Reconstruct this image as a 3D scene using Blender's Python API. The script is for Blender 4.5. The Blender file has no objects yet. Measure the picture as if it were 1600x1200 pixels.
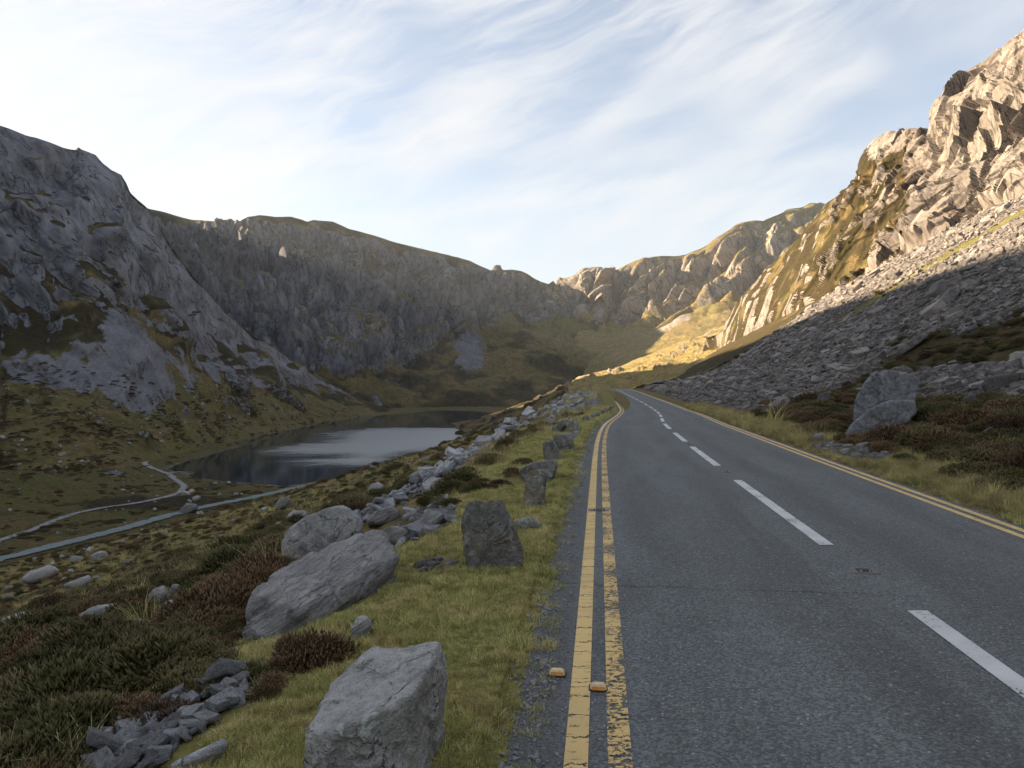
import bpy, bmesh, math, random
import numpy as np
from mathutils import Vector, Matrix, Euler

# ------------------------------------------------------------------ camera, sky, sun, exposure
scene = bpy.context.scene
COL = scene.collection
F, V0, HC = 1150.0, 594.0, 1.7          # focal length in photo pixels, horizon row, eye height
cam_d = bpy.data.cameras.new("camera")
cam = bpy.data.objects.new("camera", cam_d)
COL.objects.link(cam)
cam.location = (0, 0, HC)
cam.rotation_euler = (math.radians(90), 0, 0)
cam_d.sensor_fit = 'HORIZONTAL'
cam_d.sensor_width = 36.0
cam_d.lens = 36.0 * F / 1600.0
cam_d.shift_y = (V0 - 600.0) / 1600.0
cam_d.clip_start = 0.05
cam_d.clip_end = 20000
scene.cycles.max_bounces = 4
scene.cycles.diffuse_bounces = 2
scene.cycles.volume_bounces = 0
scene.cycles.caustics_reflective = False
scene.cycles.caustics_refractive = False
scene.cycles.glossy_bounces = 2
scene.cycles.transparent_max_bounces = 6
scene.cycles.use_denoising = True
scene.cycles.adaptive_threshold = 0.025
scene.camera = cam

SUN_EL, SUN_AZ = math.radians(19.4), math.radians(-77.0)      # azimuth from +Y, clockwise
SKY_STRENGTH, SUN_STRENGTH, EXPOSURE = 0.100, 5.0, 2.32
to_sun = Vector((math.sin(SUN_AZ) * math.cos(SUN_EL), math.cos(SUN_AZ) * math.cos(SUN_EL), math.sin(SUN_EL)))
sun_d = bpy.data.lights.new("sun", 'SUN')
sun_d.energy = SUN_STRENGTH
sun_d.angle = math.radians(0.53)
sun_d.color = (1.0, 0.78, 0.53)
sun = bpy.data.objects.new("sun", sun_d)
COL.objects.link(sun)
sun.location = (-60, 40, 60)
sun.rotation_euler = to_sun.to_track_quat('Z', 'Y').to_euler()

world = bpy.data.worlds.new("World")
scene.world = world
world.use_nodes = True
scene.view_settings.view_transform = 'Standard'
scene.view_settings.look = 'None'
scene.view_settings.exposure = EXPOSURE
scene.view_settings.gamma = 1.0
scene.view_settings.use_curve_mapping = False


class NT:
    """small helper to wire shader nodes"""
    def __init__(self, tree):
        self.t = tree
        tree.nodes.clear()

    def n(self, kind, **kw):
        nd = self.t.nodes.new(kind)
        for k, v in kw.items():
            setattr(nd, k, v)
        return nd

    def link(self, a, b):
        self.t.links.new(a, b)

    def put(self, sock, v):
        if v is None:
            return
        if isinstance(v, bpy.types.NodeSocket):
            self.t.links.new(v, sock)
        elif isinstance(v, (tuple, list)) and sock.type == 'RGBA' and len(v) == 3:
            sock.default_value = (*v, 1.0)
        else:
            sock.default_value = v

    def math(self, op, a, b=None, c=None, clamp=False):
        nd = self.n('ShaderNodeMath', operation=op)
        nd.use_clamp = clamp
        for i, v in enumerate((a, b, c)):
            self.put(nd.inputs[i], v)
        return nd.outputs[0]

    def vmath(self, op, a, b=None, scale=None):
        nd = self.n('ShaderNodeVectorMath', operation=op)
        self.put(nd.inputs[0], a)
        self.put(nd.inputs[1], b)
        if scale is not None:
            self.put(nd.inputs['Scale'], scale)
        return nd.outputs['Value'] if op in ('DOT_PRODUCT', 'LENGTH', 'DISTANCE') else nd.outputs[0]

    def mix(self, fac, a, b, blend='MIX'):
        nd = self.n('ShaderNodeMix', data_type='RGBA', blend_type=blend)
        nd.clamp_factor = True
        self.put(nd.inputs['Factor'], fac)
        self.put(nd.inputs['A'], a) if False else self.put(nd.inputs[6], a)
        self.put(nd.inputs[7], b)
        return nd.outputs[2]

    def ramp(self, fac, lo, hi, a=0.0, b=1.0, smooth=True):
        nd = self.n('ShaderNodeMapRange', interpolation_type='SMOOTHSTEP' if smooth else 'LINEAR')
        nd.clamp = True
        for i, v in enumerate((fac, lo, hi, a, b)):
            self.put(nd.inputs[i], v)
        return nd.outputs[0]

    def noise(self, vec, scale, detail=4, rough=0.55, dist=0.0, lac=2.0):
        nd = self.n('ShaderNodeTexNoise')
        self.put(nd.inputs['Vector'], vec)
        nd.inputs['Scale'].default_value = scale
        nd.inputs['Detail'].default_value = detail
        nd.inputs['Roughness'].default_value = rough
        nd.inputs['Distortion'].default_value = dist
        nd.inputs['Lacunarity'].default_value = lac
        return nd.outputs['Fac']

    def mapping(self, vec, scale=(1, 1, 1), rot=(0, 0, 0), loc=(0, 0, 0)):
        if any(rot):
            r0 = self.n('ShaderNodeMapping')
            self.put(r0.inputs['Vector'], vec)
            r0.inputs['Rotation'].default_value = rot
            vec = r0.outputs[0]
        nd = self.n('ShaderNodeMapping')
        self.put(nd.inputs['Vector'], vec)
        nd.inputs['Scale'].default_value = scale
        nd.inputs['Location'].default_value = loc
        return nd.outputs[0]

    def voronoi(self, vec, scale, feature='F1', rand=1.0):
        nd = self.n('ShaderNodeTexVoronoi', feature=feature)
        self.put(nd.inputs['Vector'], vec)
        nd.inputs['Scale'].default_value = scale
        nd.inputs['Randomness'].default_value = rand
        return nd


def build_world():
    t = NT(world.node_tree)
    sky = t.n('ShaderNodeTexSky', sky_type='NISHITA')
    sky.sun_disc = False
    sky.sun_elevation = SUN_EL
    sky.sun_rotation = SUN_AZ
    sky.altitude = 300
    sky.air_density = 1.0
    sky.dust_density = 1.2
    sky.ozone_density = 1.5
    geo = t.n('ShaderNodeTexCoord')
    d = t.vmath('NORMALIZE', geo.outputs['Generated'])
    sep = t.n('ShaderNodeSeparateXYZ')
    t.link(d, sep.inputs[0])
    dx, dy, dz = sep.outputs
    # bearing / height coordinates for the high cloud
    az = t.math('ARCTAN2', dx, dy)
    el = t.math('ARCSINE', dz)
    comb = t.n('ShaderNodeCombineXYZ')
    t.link(az, comb.inputs[0])
    t.link(t.math('MULTIPLY', el, 1.7), comb.inputs[1])
    t.link(t.math('MULTIPLY', t.math('COSINE', az), 0.3), comb.inputs[2])
    p = comb.outputs[0]
    warp = t.n('ShaderNodeTexNoise')
    t.link(p, warp.inputs['Vector'])
    warp.inputs['Scale'].default_value = 2.2
    warp.inputs['Detail'].default_value = 3
    pw = t.vmath('ADD', p, t.vmath('SCALE', t.vmath('SUBTRACT', warp.outputs['Color'], (0.5, 0.5, 0.5)), scale=0.30))
    # combed cirrus fibres in two directions, thin patches between
    f1 = t.noise(t.mapping(pw, scale=(2.6, 9.0, 2), rot=(0, 0, math.radians(-26))), 1.0, 6, 0.60)
    f2 = t.noise(t.mapping(pw, scale=(3.6, 20.0, 2), rot=(0, 0, math.radians(-42)), loc=(3.1, 1.7, 0)), 1.0, 6, 0.62)
    patch = t.noise(t.mapping(p, scale=(2.6, 3.2, 1), loc=(1.2, 0.4, 0)), 1.0, 3, 0.5)
    cir = t.math('MULTIPLY', t.ramp(f1, 0.40, 0.72), t.ramp(patch, 0.30, 0.64, 0.10, 1.0))
    cir2 = t.math('MULTIPLY', t.ramp(f2, 0.42, 0.80), t.ramp(patch, 0.32, 0.66))
    # a thick sheet of high cloud over the ridge where the sun stands
    ca = t.vmath('DOT_PRODUCT', d, Vector((-0.60, 1.0, 0.46)).normalized())
    sheet_edge = t.math('ADD', ca, t.math('MULTIPLY', t.math('SUBTRACT', f1, 0.5), 0.10))
    sheet_edge = t.math('ADD', sheet_edge, t.math('MULTIPLY', t.math('SUBTRACT', f2, 0.5), 0.05))
    sheet = t.ramp(sheet_edge, 0.938, 0.990)

    def streak(a, b, width, strength):
        # a narrow band of ice cloud between two directions (old vapour trail / mare's tail)
        a = Vector(a).normalized(); b = Vector(b).normalized()
        nrm = a.cross(b).normalized()
        mid = (a + b).normalized()
        half = math.acos(max(-1, min(1, a.dot(b)))) * 0.5
        off = t.math('ADD', t.vmath('DOT_PRODUCT', d, nrm), t.math('MULTIPLY', t.math('SUBTRACT', f2, 0.5), width * 2.2))
        across = t.ramp(t.math('ABSOLUTE', off), width, 0.0)
        along = t.ramp(t.vmath('DOT_PRODUCT', d, mid), math.cos(half * 1.5), math.cos(half * 0.55))
        return t.math('MULTIPLY', t.math('MULTIPLY', across, along), strength)

    def rd(u, v):
        return ((u - 800) / F, 1.0, (V0 - v) / F)
    ss = [streak(rd(560, 350), rd(1040, 282), 0.018, 0.75),
          streak(rd(1040, 290), rd(1300, 245), 0.022, 0.40),
          streak(rd(930, 220), rd(1120, 20), 0.045, 0.65),
          streak(rd(1180, 215), rd(1360, 100), 0.026, 0.70),
          streak(rd(640, 270), rd(760, 190), 0.045, 0.55),
          streak(rd(500, 300), rd(700, 240), 0.030, 0.35)]
    fib = t.ramp(f2, 0.28, 0.70, 0.35, 1.0)
    tot = t.math('ADD', t.math('MULTIPLY', cir, 1.25), t.math('MULTIPLY', cir2, 0.9))
    tot = t.math('ADD', tot, t.math('MULTIPLY', sheet, t.ramp(f2, 0.30, 0.62, 0.35, 1.25)))
    for s in ss:
        tot = t.math('ADD', tot, t.math('MULTIPLY', s, fib))
    veil = t.ramp(dz, 0.36, 0.02, 0.20, 0.80)
    tot = t.math('ADD', tot, veil)
    tot = t.math('SUBTRACT', 1.0, t.math('POWER', 2.718, t.math('MULTIPLY', tot, -1.25)))
    cov = t.math('MULTIPLY', tot, 0.97, clamp=True)
    hsv = t.n('ShaderNodeHueSaturation')
    hsv.inputs['Saturation'].default_value = 0.88
    hsv.inputs['Value'].default_value = 0.45
    t.link(sky.outputs[0], hsv.inputs['Color'])
    # ice cloud brightens towards the sun
    fw = t.math('POWER', t.math('MAXIMUM', t.vmath('DOT_PRODUCT', d, to_sun), 0.0), 3.0)
    cc = t.vmath('SCALE', CLOUD_COL, scale=t.math('ADD', 1.0, t.math('MULTIPLY', fw, 0.05)))
    colr = t.mix(cov, hsv.outputs[0], cc)
    bg = t.n('ShaderNodeBackground')
    t.link(colr, bg.inputs['Color'])
    bg.inputs['Strength'].default_value = SKY_STRENGTH
    out = t.n('ShaderNodeOutputWorld')
    t.link(bg.outputs[0], out.inputs['Surface'])


CLOUD_COL = (1.80, 1.82, 1.86)
build_world()

# ------------------------------------------------------------------ numeric helpers
rng = np.random.default_rng(7)
random.seed(7)
_G = np.random.default_rng(3).normal(size=(256, 3)).astype(np.float32)
_G /= np.linalg.norm(_G, axis=1, keepdims=True)
_PERM = np.random.default_rng(4).permutation(256).astype(np.int32)
_PERM = np.concatenate([_PERM, _PERM, _PERM])


def perlin(p):
    """gradient noise of an (...,3) array, about -1..1"""
    shp = p.shape[:-1]
    p = p.reshape(-1, 3).astype(np.float32)
    i = np.floor(p).astype(np.int32)
    f = p - i
    i &= 255
    w = f * f * f * (f * (f * 6 - 15) + 10)
    out = np.zeros(len(p), np.float32)
    for cx in (0, 1):
        wx = w[:, 0] if cx else 1 - w[:, 0]
        hx = _PERM[i[:, 0] + cx]
        for cy in (0, 1):
            wy = w[:, 1] if cy else 1 - w[:, 1]
            hy = _PERM[hx + i[:, 1] + cy]
            for cz in (0, 1):
                wz = w[:, 2] if cz else 1 - w[:, 2]
                g = _G[_PERM[hy + i[:, 2] + cz]]
                out += wx * wy * wz * (g[:, 0] * (f[:, 0] - cx) + g[:, 1] * (f[:, 1] - cy) + g[:, 2] * (f[:, 2] - cz))
    return (out * 1.5).reshape(shp)


def fbm(p, oct=4, gain=0.5, billow=False):
    a, s, r = 1.0, 0.0, 0.0
    q = np.array(p, np.float32)
    for o in range(oct):
        v = perlin(q + 17.3 * o)
        r = r + a * (np.abs(v) * 2 - 0.6 if billow else v)
        s += a
        a *= gain
        q = q * 2.03
    return r / s


def cells(p, seed=0):
    """nearest jittered cell: (random value, edge distance, second random)"""
    shp = p.shape[:-1]
    p = p.reshape(-1, 3).astype(np.float32)
    i = np.floor(p).astype(np.int32)
    d1 = np.full(len(p), 9e9, np.float32)
    d2 = d1.copy()
    idv = np.zeros(len(p), np.int32)
    R = np.random.default_rng(seed + 50).random((256, 5)).astype(np.float32)
    for ox in (-1, 0, 1):
        for oy in (-1, 0, 1):
            for oz in (-1, 0, 1):
                c = i + np.array([ox, oy, oz], np.int32)
                cc = c & 255
                h = _PERM[_PERM[_PERM[cc[:, 0]] + cc[:, 1]] + cc[:, 2]]
                d = ((c + R[h, :3] - p) ** 2).sum(1)
                closer = d < d1
                d2 = np.where(closer, d1, np.minimum(d2, d))
                idv = np.where(closer, h, idv)
                d1 = np.where(closer, d, d1)
    e = np.sqrt(d2) - np.sqrt(d1)
    return R[idv, 3].reshape(shp), e.reshape(shp), R[idv, 4].reshape(shp)


def facets(p, seed=0, tilt=0.9):
    """broken planes: every jittered cell gets its own offset and slope"""
    shp = p.shape[:-1]
    p = p.reshape(-1, 3).astype(np.float32)
    i = np.floor(p).astype(np.int32)
    d1 = np.full(len(p), 9e9, np.float32)
    best = np.zeros((len(p), 3), np.float32)
    idv = np.zeros(len(p), np.int32)
    R = np.random.default_rng(seed + 150).random((256, 7)).astype(np.float32)
    for ox in (-1, 0, 1):
        for oy in (-1, 0, 1):
            for oz in (-1, 0, 1):
                c = i + np.array([ox, oy, oz], np.int32)
                cc = c & 255
                h = _PERM[_PERM[_PERM[cc[:, 0]] + cc[:, 1]] + cc[:, 2]]
                v = p - (c + R[h, :3])
                d = (v ** 2).sum(1)
                closer = d < d1
                idv = np.where(closer, h, idv)
                best = np.where(closer[:, None], v, best)
                d1 = np.where(closer, d, d1)
    g = (R[idv, 3:6] - 0.5) * 2 * tilt
    return ((R[idv, 6] - 0.5) + (g * best).sum(1)).reshape(shp)


def sstep(a, b, x):
    t = np.clip((x - a) / (b - a), 0, 1)
    return t * t * (3 - 2 * t)


def V3(x, y, z):
    return np.stack(np.broadcast_arrays(x, y, z), -1).astype(np.float64)


def W(u, v, y):
    """photo pixel (u,v) at depth y -> world point"""
    return (y * (u - 800.0) / F, y, HC + y * (V0 - v) / F)


def grid_normals(P):
    a = np.gradient(P, axis=0)
    b = np.gradient(P, axis=1)
    n = np.cross(a, b)
    n /= np.linalg.norm(n, axis=-1, keepdims=True) + 1e-12
    return n


def set_attr(me, name, arr, kind='FLOAT'):
    at = me.attributes.new(name, kind, 'POINT')
    if kind == 'FLOAT':
        at.data.foreach_set('value', np.ascontiguousarray(arr, np.float32).ravel())
    elif kind == 'INT':
        at.data.foreach_set('value', np.ascontiguousarray(arr, np.int32).ravel())
    elif kind == 'FLOAT_VECTOR':
        at.data.foreach_set('vector', np.ascontiguousarray(arr, np.float32).ravel())
    else:
        at.data.foreach_set('color', np.ascontiguousarray(arr, np.float32).ravel())


def mesh_from(name, verts, faces, smooth=True):
    """faces: (n,3) or (n,4) int array"""
    me = bpy.data.meshes.new(name)
    verts = np.ascontiguousarray(verts, np.float32).reshape(-1, 3)
    faces = np.ascontiguousarray(faces, np.int32)
    k = faces.shape[1]
    me.vertices.add(len(verts))
    me.vertices.foreach_set('co', verts.ravel())
    me.loops.add(faces.size)
    me.loops.foreach_set('vertex_index', faces.ravel())
    me.polygons.add(len(faces))
    me.polygons.foreach_set('loop_start', np.arange(0, faces.size, k, dtype=np.int32))
    me.polygons.foreach_set('use_smooth', np.full(len(faces), smooth, bool))
    me.update(calc_edges=True)
    return me


def grid_faces(nr, nc, keep=None):
    idx = np.arange(nr * nc).reshape(nr, nc)
    q = np.stack([idx[:-1, :-1], idx[:-1, 1:], idx[1:, 1:], idx[1:, :-1]], -1).reshape(-1, 4)
    if keep is not None:
        k = keep[:-1, :-1] | keep[:-1, 1:] | keep[1:, 1:] | keep[1:, :-1]
        q = q[k.ravel()]
    return q


def tag(o, label=None, cat=None, group=None, kind=None):
    if label: o["label"] = label
    if cat: o["category"] = cat
    if group: o["group"] = group
    if kind: o["kind"] = kind
    return o


def link(name, me, mat=None, parent=None):
    o = bpy.data.objects.new(name, me)
    COL.objects.link(o)
    if mat and not me.materials:
        me.materials.append(mat)
    if parent:
        o.parent = parent
    return o


def up_facing(P):
    """True if the grid's faces point up on average"""
    return grid_normals(P)[..., 2].mean() > 0


def grid_object(name, P, mat, masks=None, keep=None, kind='structure', label=None, cat=None, smooth=True):
    f = grid_faces(P.shape[0], P.shape[1], keep)
    if not up_facing(P):
        f = f[:, ::-1]
    me = mesh_from(name, P.reshape(-1, 3), f, smooth)
    if masks is not None:
        m = np.zeros(P.shape[:2] + (4,), np.float32)
        for i, k in enumerate(('rock', 'scree', 'heather', 'lush')):
            if k in masks:
                m[..., i] = masks[k]
        set_attr(me, 'mask', m.reshape(-1, 4), 'FLOAT_COLOR')
    return tag(link(name, me, mat), label, cat, None, kind)
# ------------------------------------------------------------------ materials
def new_mat(name):
    m = bpy.data.materials.new(name)
    m.use_nodes = True
    return m, NT(m.node_tree)


def finish(t, color, rough=0.9, bump=None, bump_str=0.5, bump_dist=0.1, spec=0.3, alpha=None):
    b = t.n('ShaderNodeBsdfPrincipled')
    t.put(b.inputs['Base Color'], color)
    t.put(b.inputs['Roughness'], rough)
    b.inputs['Specular IOR Level'].default_value = spec
    if bump is not None:
        bn = t.n('ShaderNodeBump')
        bn.inputs['Strength'].default_value = bump_str
        bn.inputs['Distance'].default_value = bump_dist
        t.put(bn.inputs['Height'], bump)
        t.link(bn.outputs[0], b.inputs['Normal'])
    out = t.n('ShaderNodeOutputMaterial')
    if alpha is not None:
        tr = t.n('ShaderNodeBsdfTransparent')
        mx = t.n('ShaderNodeMixShader')
        t.put(mx.inputs[0], alpha)
        t.link(tr.outputs[0], mx.inputs[1])
        t.link(b.outputs[0], mx.inputs[2])
        t.link(mx.outputs[0], out.inputs['Surface'])
    else:
        t.link(b.outputs[0], out.inputs['Surface'])
    return b


def terrain_mat(name, L, rockc=(0.20, 0.195, 0.20), veg=1.0, relief=0.5, strata=(1, 1, 0.35), srot=(0, 0, 0)):
    """L: size in metres of the medium surface detail"""
    m, t = new_mat(name)
    geo = t.n('ShaderNodeNewGeometry')
    pos = geo.outputs['Position']
    at = t.n('ShaderNodeAttribute', attribute_name='mask')
    sep = t.n('ShaderNodeSeparateColor')
    t.link(at.outputs['Color'], sep.inputs[0])
    rock, scree, heath = sep.outputs
    lush = at.outputs['Alpha']
    k = 1.0 / L
    n_big = t.noise(pos, k * 0.09, 2, 0.55)
    n_mid = t.noise(pos, k * 0.5, 4, 0.6)
    n_fin = t.noise(pos, k * 2.6, 4, 0.68)
    sp = t.mapping(pos, scale=strata, rot=srot)
    n_str = t.noise(sp, k * 0.8, 5, 0.66, 0.6)
    n_str2 = t.noise(sp, k * 3.5, 3, 0.65)
    vor = t.voronoi(pos, k * 1.4)
    vor2 = t.voronoi(pos, k * 3.2)
    # rock
    rc = t.mix(t.ramp(n_str, 0.32, 0.68), tuple(c * 0.42 for c in rockc), tuple(c * 1.35 for c in rockc))
    rc = t.mix(t.ramp(n_str2, 0.36, 0.74, 0, 0.6), rc, tuple(c * 1.5 for c in rockc))
    rc = t.mix(t.ramp(n_big, 0.42, 0.64, 0, 0.35), rc, (rockc[0] * 1.05, rockc[1] * 0.92, rockc[2] * 0.86))
    rc = t.mix(t.ramp(n_mid, 0.56, 0.72, 0, 0.45), rc, (0.085, 0.078, 0.045))
    nc = t.noise(sp, k * 0.55, 4, 0.6, 0.8)
    jnt = t.ramp(t.math('ABSOLUTE', t.math('SUBTRACT', nc, 0.5)), 0.022, 0.004)
    rc = t.mix(t.math('MULTIPLY', jnt, 0.75), rc, tuple(c * 0.16 for c in rockc))
    # loose stone
    sc = t.mix(vor.outputs['Color'], tuple(c * 0.55 for c in rockc), tuple(c * 1.35 for c in rockc))
    sc = t.mix(0.5, sc, t.mix(vor2.outputs['Distance'], tuple(c * 1.3 for c in rockc), tuple(c * 0.5 for c in rockc)))
    # dry upland grass, lush grass, heather
    dry = t.mix(t.ramp(n_fin, 0.30, 0.70), (0.095, 0.070, 0.028), (0.215, 0.160, 0.070))
    dry = t.mix(t.ramp(n_mid, 0.40, 0.68, 0, 0.75), dry, (0.090, 0.092, 0.026))
    gre = t.mix(t.ramp(n_fin, 0.30, 0.70), (0.062, 0.064, 0.018), (0.165, 0.155, 0.052))
    gre = t.mix(t.ramp(n_mid, 0.44, 0.66, 0, 0.7), gre, (0.165, 0.135, 0.042))
    hea = t.mix(t.ramp(n_fin, 0.34, 0.66), (0.020, 0.017, 0.008), (0.075, 0.052, 0.028))
    hea = t.mix(t.ramp(n_mid, 0.42, 0.62, 0, 0.7), hea, (0.048, 0.044, 0.014))
    dry, gre, hea = [t.vmath('SCALE', c_, scale=veg) for c_ in (dry, gre, hea)]
    jig = t.math('MULTIPLY', t.math('SUBTRACT', t.math('ADD', t.math('MULTIPLY', n_mid, 0.55), t.math('MULTIPLY', n_fin, 0.45)), 0.5), 1.5)

    def edge(mask, lo=0.42, hi=0.58):
        return t.ramp(t.math('ADD', mask, jig), lo, hi)
    col = t.mix(edge(lush, 0.40, 0.75), dry, gre)
    col = t.mix(edge(heath, 0.40, 0.68), col, hea)
    col = t.mix(edge(scree), col, sc)
    col = t.mix(edge(rock), col, rc)
    hard = t.math('MAXIMUM', edge(scree), edge(rock))
    hb = t.math('ADD', t.math('MULTIPLY', n_str, 1.0), t.math('MULTIPLY', n_str2, 0.45))
    hs = t.math('MULTIPLY', t.math('ADD', vor.outputs['Distance'], t.math('MULTIPLY', vor2.outputs['Distance'], 0.5)), -0.9)
    hg = t.math('ADD', t.math('MULTIPLY', n_fin, 0.7), t.math('MULTIPLY', n_mid, 0.5))
    mixh = t.n('ShaderNodeMix', data_type='FLOAT')
    t.put(mixh.inputs[0], edge(scree)); t.put(mixh.inputs[2], hg); t.put(mixh.inputs[3], hs)
    mixh2 = t.n('ShaderNodeMix', data_type='FLOAT')
    t.put(mixh2.inputs[0], edge(rock)); t.put(mixh2.inputs[2], mixh.outputs[0]); t.put(mixh2.inputs[3], hb)
    finish(t, col, 0.95, mixh2.outputs[0] if relief else None, 0.85, L * relief, spec=0.12)
    return m


M = {}
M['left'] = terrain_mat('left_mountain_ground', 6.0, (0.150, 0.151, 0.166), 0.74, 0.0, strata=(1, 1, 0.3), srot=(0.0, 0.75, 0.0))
M['back'] = terrain_mat('headwall_ground', 11.0, (0.124, 0.124, 0.138), 0.70, 0.0, strata=(1, 1, 0.45))
M['far'] = terrain_mat('far_mountain_ground', 13.0, (0.20, 0.175, 0.15), 0.95, 0.0, strata=(1, 1, 0.4), srot=(0, 0.5, 0))
M['cliff'] = terrain_mat('cliff_ground', 3.0, (0.168, 0.150, 0.134), 0.66, 0.10, strata=(1, 1, 0.3), srot=(0.1, 0.35, 0))
M['near'] = terrain_mat('hillside_ground', 0.22, (0.20, 0.195, 0.19), 1.3, strata=(1, 1, 1))
M['slope'] = terrain_mat('slope_ground', 0.8, (0.185, 0.168, 0.155), strata=(1, 1, 1))
M['spur'] = terrain_mat('spur_ground', 5.0, (0.22, 0.18, 0.14), 1.6, strata=(1, 1, 0.5))
M['valley'] = terrain_mat('valley_ground', 3.0, (0.16, 0.158, 0.16), 0.66, strata=(1, 1, 1))


def stone_mat(name, base, lichen=0.35, L=0.12, moss=0.0, tan=0.0, strata=None, per_obj=0.25):
    m, t = new_mat(name)
    tc = t.n('ShaderNodeTexCoord')
    oi = t.n('ShaderNodeObjectInfo')
    off = t.vmath('SCALE', (13.1, 7.7, 5.3), scale=t.math('MULTIPLY', oi.outputs['Random'], 9.0))
    pos = t.vmath('ADD', tc.outputs['Object'], off)
    if strata:
        spos = t.mapping(pos, scale=strata[0], rot=strata[1])
    else:
        spos = pos
    k = 1.0 / L
    wnd = t.n('ShaderNodeTexNoise'); t.link(pos, wnd.inputs['Vector']); wnd.inputs['Scale'].default_value = k * 0.6
    wn = wnd.outputs['Color']
    n1 = t.noise(spos, k * 0.35, 4, 0.6, 0.4)
    n2 = t.noise(spos, k * 1.6, 4, 0.7)
    n3 = t.noise(pos, k * 7.0, 3, 0.7)
    col = t.mix(t.ramp(n1, 0.30, 0.70), tuple(c * 0.50 for c in base), tuple(c * 1.28 for c in base))
    col = t.mix(t.ramp(n2, 0.36, 0.70, 0, 0.65), col, tuple(c * 1.55 for c in base))
    col = t.mix(t.ramp(n3, 0.30, 0.52, 0.55, 0.0), col, tuple(c * 0.40 for c in base))
    if tan:
        nt = t.noise(pos, k * 0.22, 4, 0.6, 0.0)
        col = t.mix(t.ramp(nt, 0.50, 0.66, 0, tan), col, (0.20, 0.135, 0.062))
    if moss:
        nm = t.noise(pos, k * 0.30, 5, 0.62, 0.3)
        col = t.mix(t.ramp(nm, 0.50, 0.66, 0, moss), col, (0.070, 0.066, 0.020))
    lic = t.math('MULTIPLY', t.ramp(t.noise(pos, k * 1.1, 4, 0.62, 0.5), 0.56, 0.61), t.ramp(t.noise(pos, k * 0.30, 2, 0.5), 0.44, 0.56))
    col = t.mix(t.math('MULTIPLY', lic, lichen), col, (0.46, 0.49, 0.46))
    val = t.ramp(oi.outputs['Random'], 0.0, 1.0, 1.0 - per_obj, 1.0 + per_obj, False)
    col = t.vmath('SCALE', col, scale=val)
    nc = t.noise(spos, k * 0.24, 4, 0.6, 0.9)
    crk = t.math('MULTIPLY', t.ramp(t.math('ABSOLUTE', t.math('SUBTRACT', nc, 0.5)), 0.012, 0.002), t.ramp(n1, 0.42, 0.62))
    col = t.mix(t.math('MULTIPLY', crk, 0.6), col, tuple(c * 0.14 for c in base))
    h = t.math('ADD', t.math('MULTIPLY', n1, 0.9), t.math('ADD', t.math('MULTIPLY', n2, 0.8), t.math('MULTIPLY', n3, 0.30)))
    h = t.math('SUBTRACT', h, t.math('MULTIPLY', crk, 0.7))
    finish(t, col, 0.88, h, 1.0, L * 0.45, spec=0.25)
    return m


M['stone'] = stone_mat('weathered_stone', (0.30, 0.295, 0.285), 0.75, 0.10, 0.55)
M['post'] = stone_mat('dark_marker_stone', (0.235, 0.232, 0.215), 0.55, 0.10, 0.55, 0.6)
M['slab'] = stone_mat('layered_slab_stone', (0.34, 0.33, 0.32), 0.25, 0.12, 0.0, 0.0, ((0.45, 0.8, 4.5), (0.0, math.radians(33), 0.0)))
M['scree'] = stone_mat('scree_stone', (0.175, 0.160, 0.150), 0.10, 0.30, 0.0, 0.25, None, 0.45)
M['slate'] = stone_mat('slate_stone', (0.32, 0.322, 0.335), 0.2, 0.08, 0.0, 0.35, ((1, 1, 2.5), (0, 0, 0)), 0.4)
M['pale'] = stone_mat('pale_hill_stone', (0.27, 0.265, 0.26), 0.3, 0.15, 0.1, 0.0, None, 0.3)


def leaf_mat(name, c0, c1, tipc=None, var=0.3, patchc=None):
    """foliage: the 'tip' attribute runs 0 (stem) to 1 (tip)"""
    m, t = new_mat(name)
    oi = t.n('ShaderNodeObjectInfo')
    geo = t.n('ShaderNodeNewGeometry')
    at = t.n('ShaderNodeAttribute', attribute_name='tip')
    big = t.noise(geo.outputs['Position'], 0.9, 3, 0.5)
    col = t.mix(geo.outputs['Random Per Island'], c0, c1)
    col = t.mix(t.ramp(big, 0.35, 0.65, 0, 0.5), col, c0)
    if patchc:
        col = t.mix(t.ramp(t.noise(geo.outputs['Position'], 1.7, 3, 0.6), 0.46, 0.66, 0, 0.85), col, patchc)
    if tipc:
        col = t.mix(t.math('MULTIPLY', at.outputs['Fac'], t.ramp(t.math('ADD', oi.outputs['Random'], t.math('MULTIPLY', geo.outputs['Random Per Island'], 0.6)), 0.3, 1.1)), col, tipc)
    col = t.vmath('SCALE', col, scale=t.ramp(oi.outputs['Random'], 0, 1, 1 - var, 1 + var, False))
    b = finish(t, col, 0.75, spec=0.2)
    return m


M['heather'] = leaf_mat('heather_foliage', (0.044, 0.048, 0.015), (0.145, 0.135, 0.042), (0.16, 0.12, 0.06))
M['heather_brown'] = leaf_mat('heather_brown_foliage', (0.050, 0.035, 0.017), (0.15, 0.094, 0.046), (0.20, 0.118, 0.066))
M['grass'] = leaf_mat('grass_blades', (0.195, 0.220, 0.054), (0.52, 0.50, 0.175), (0.58, 0.51, 0.22), 0.40, (0.50, 0.38, 0.18))
M['drygrass'] = leaf_mat('dry_grass_blades', (0.20, 0.155, 0.065), (0.40, 0.31, 0.15), (0.44, 0.35, 0.18))
M['bluestone'] = stone_mat('blue_grey_boulder_stone', (0.215, 0.215, 0.222), 0.15, 0.16, 0.25, 0.0, None, 0.15)
# ------------------------------------------------------------------ road line and hillside function
_yt = np.arange(-400, 700, 0.5)


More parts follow.
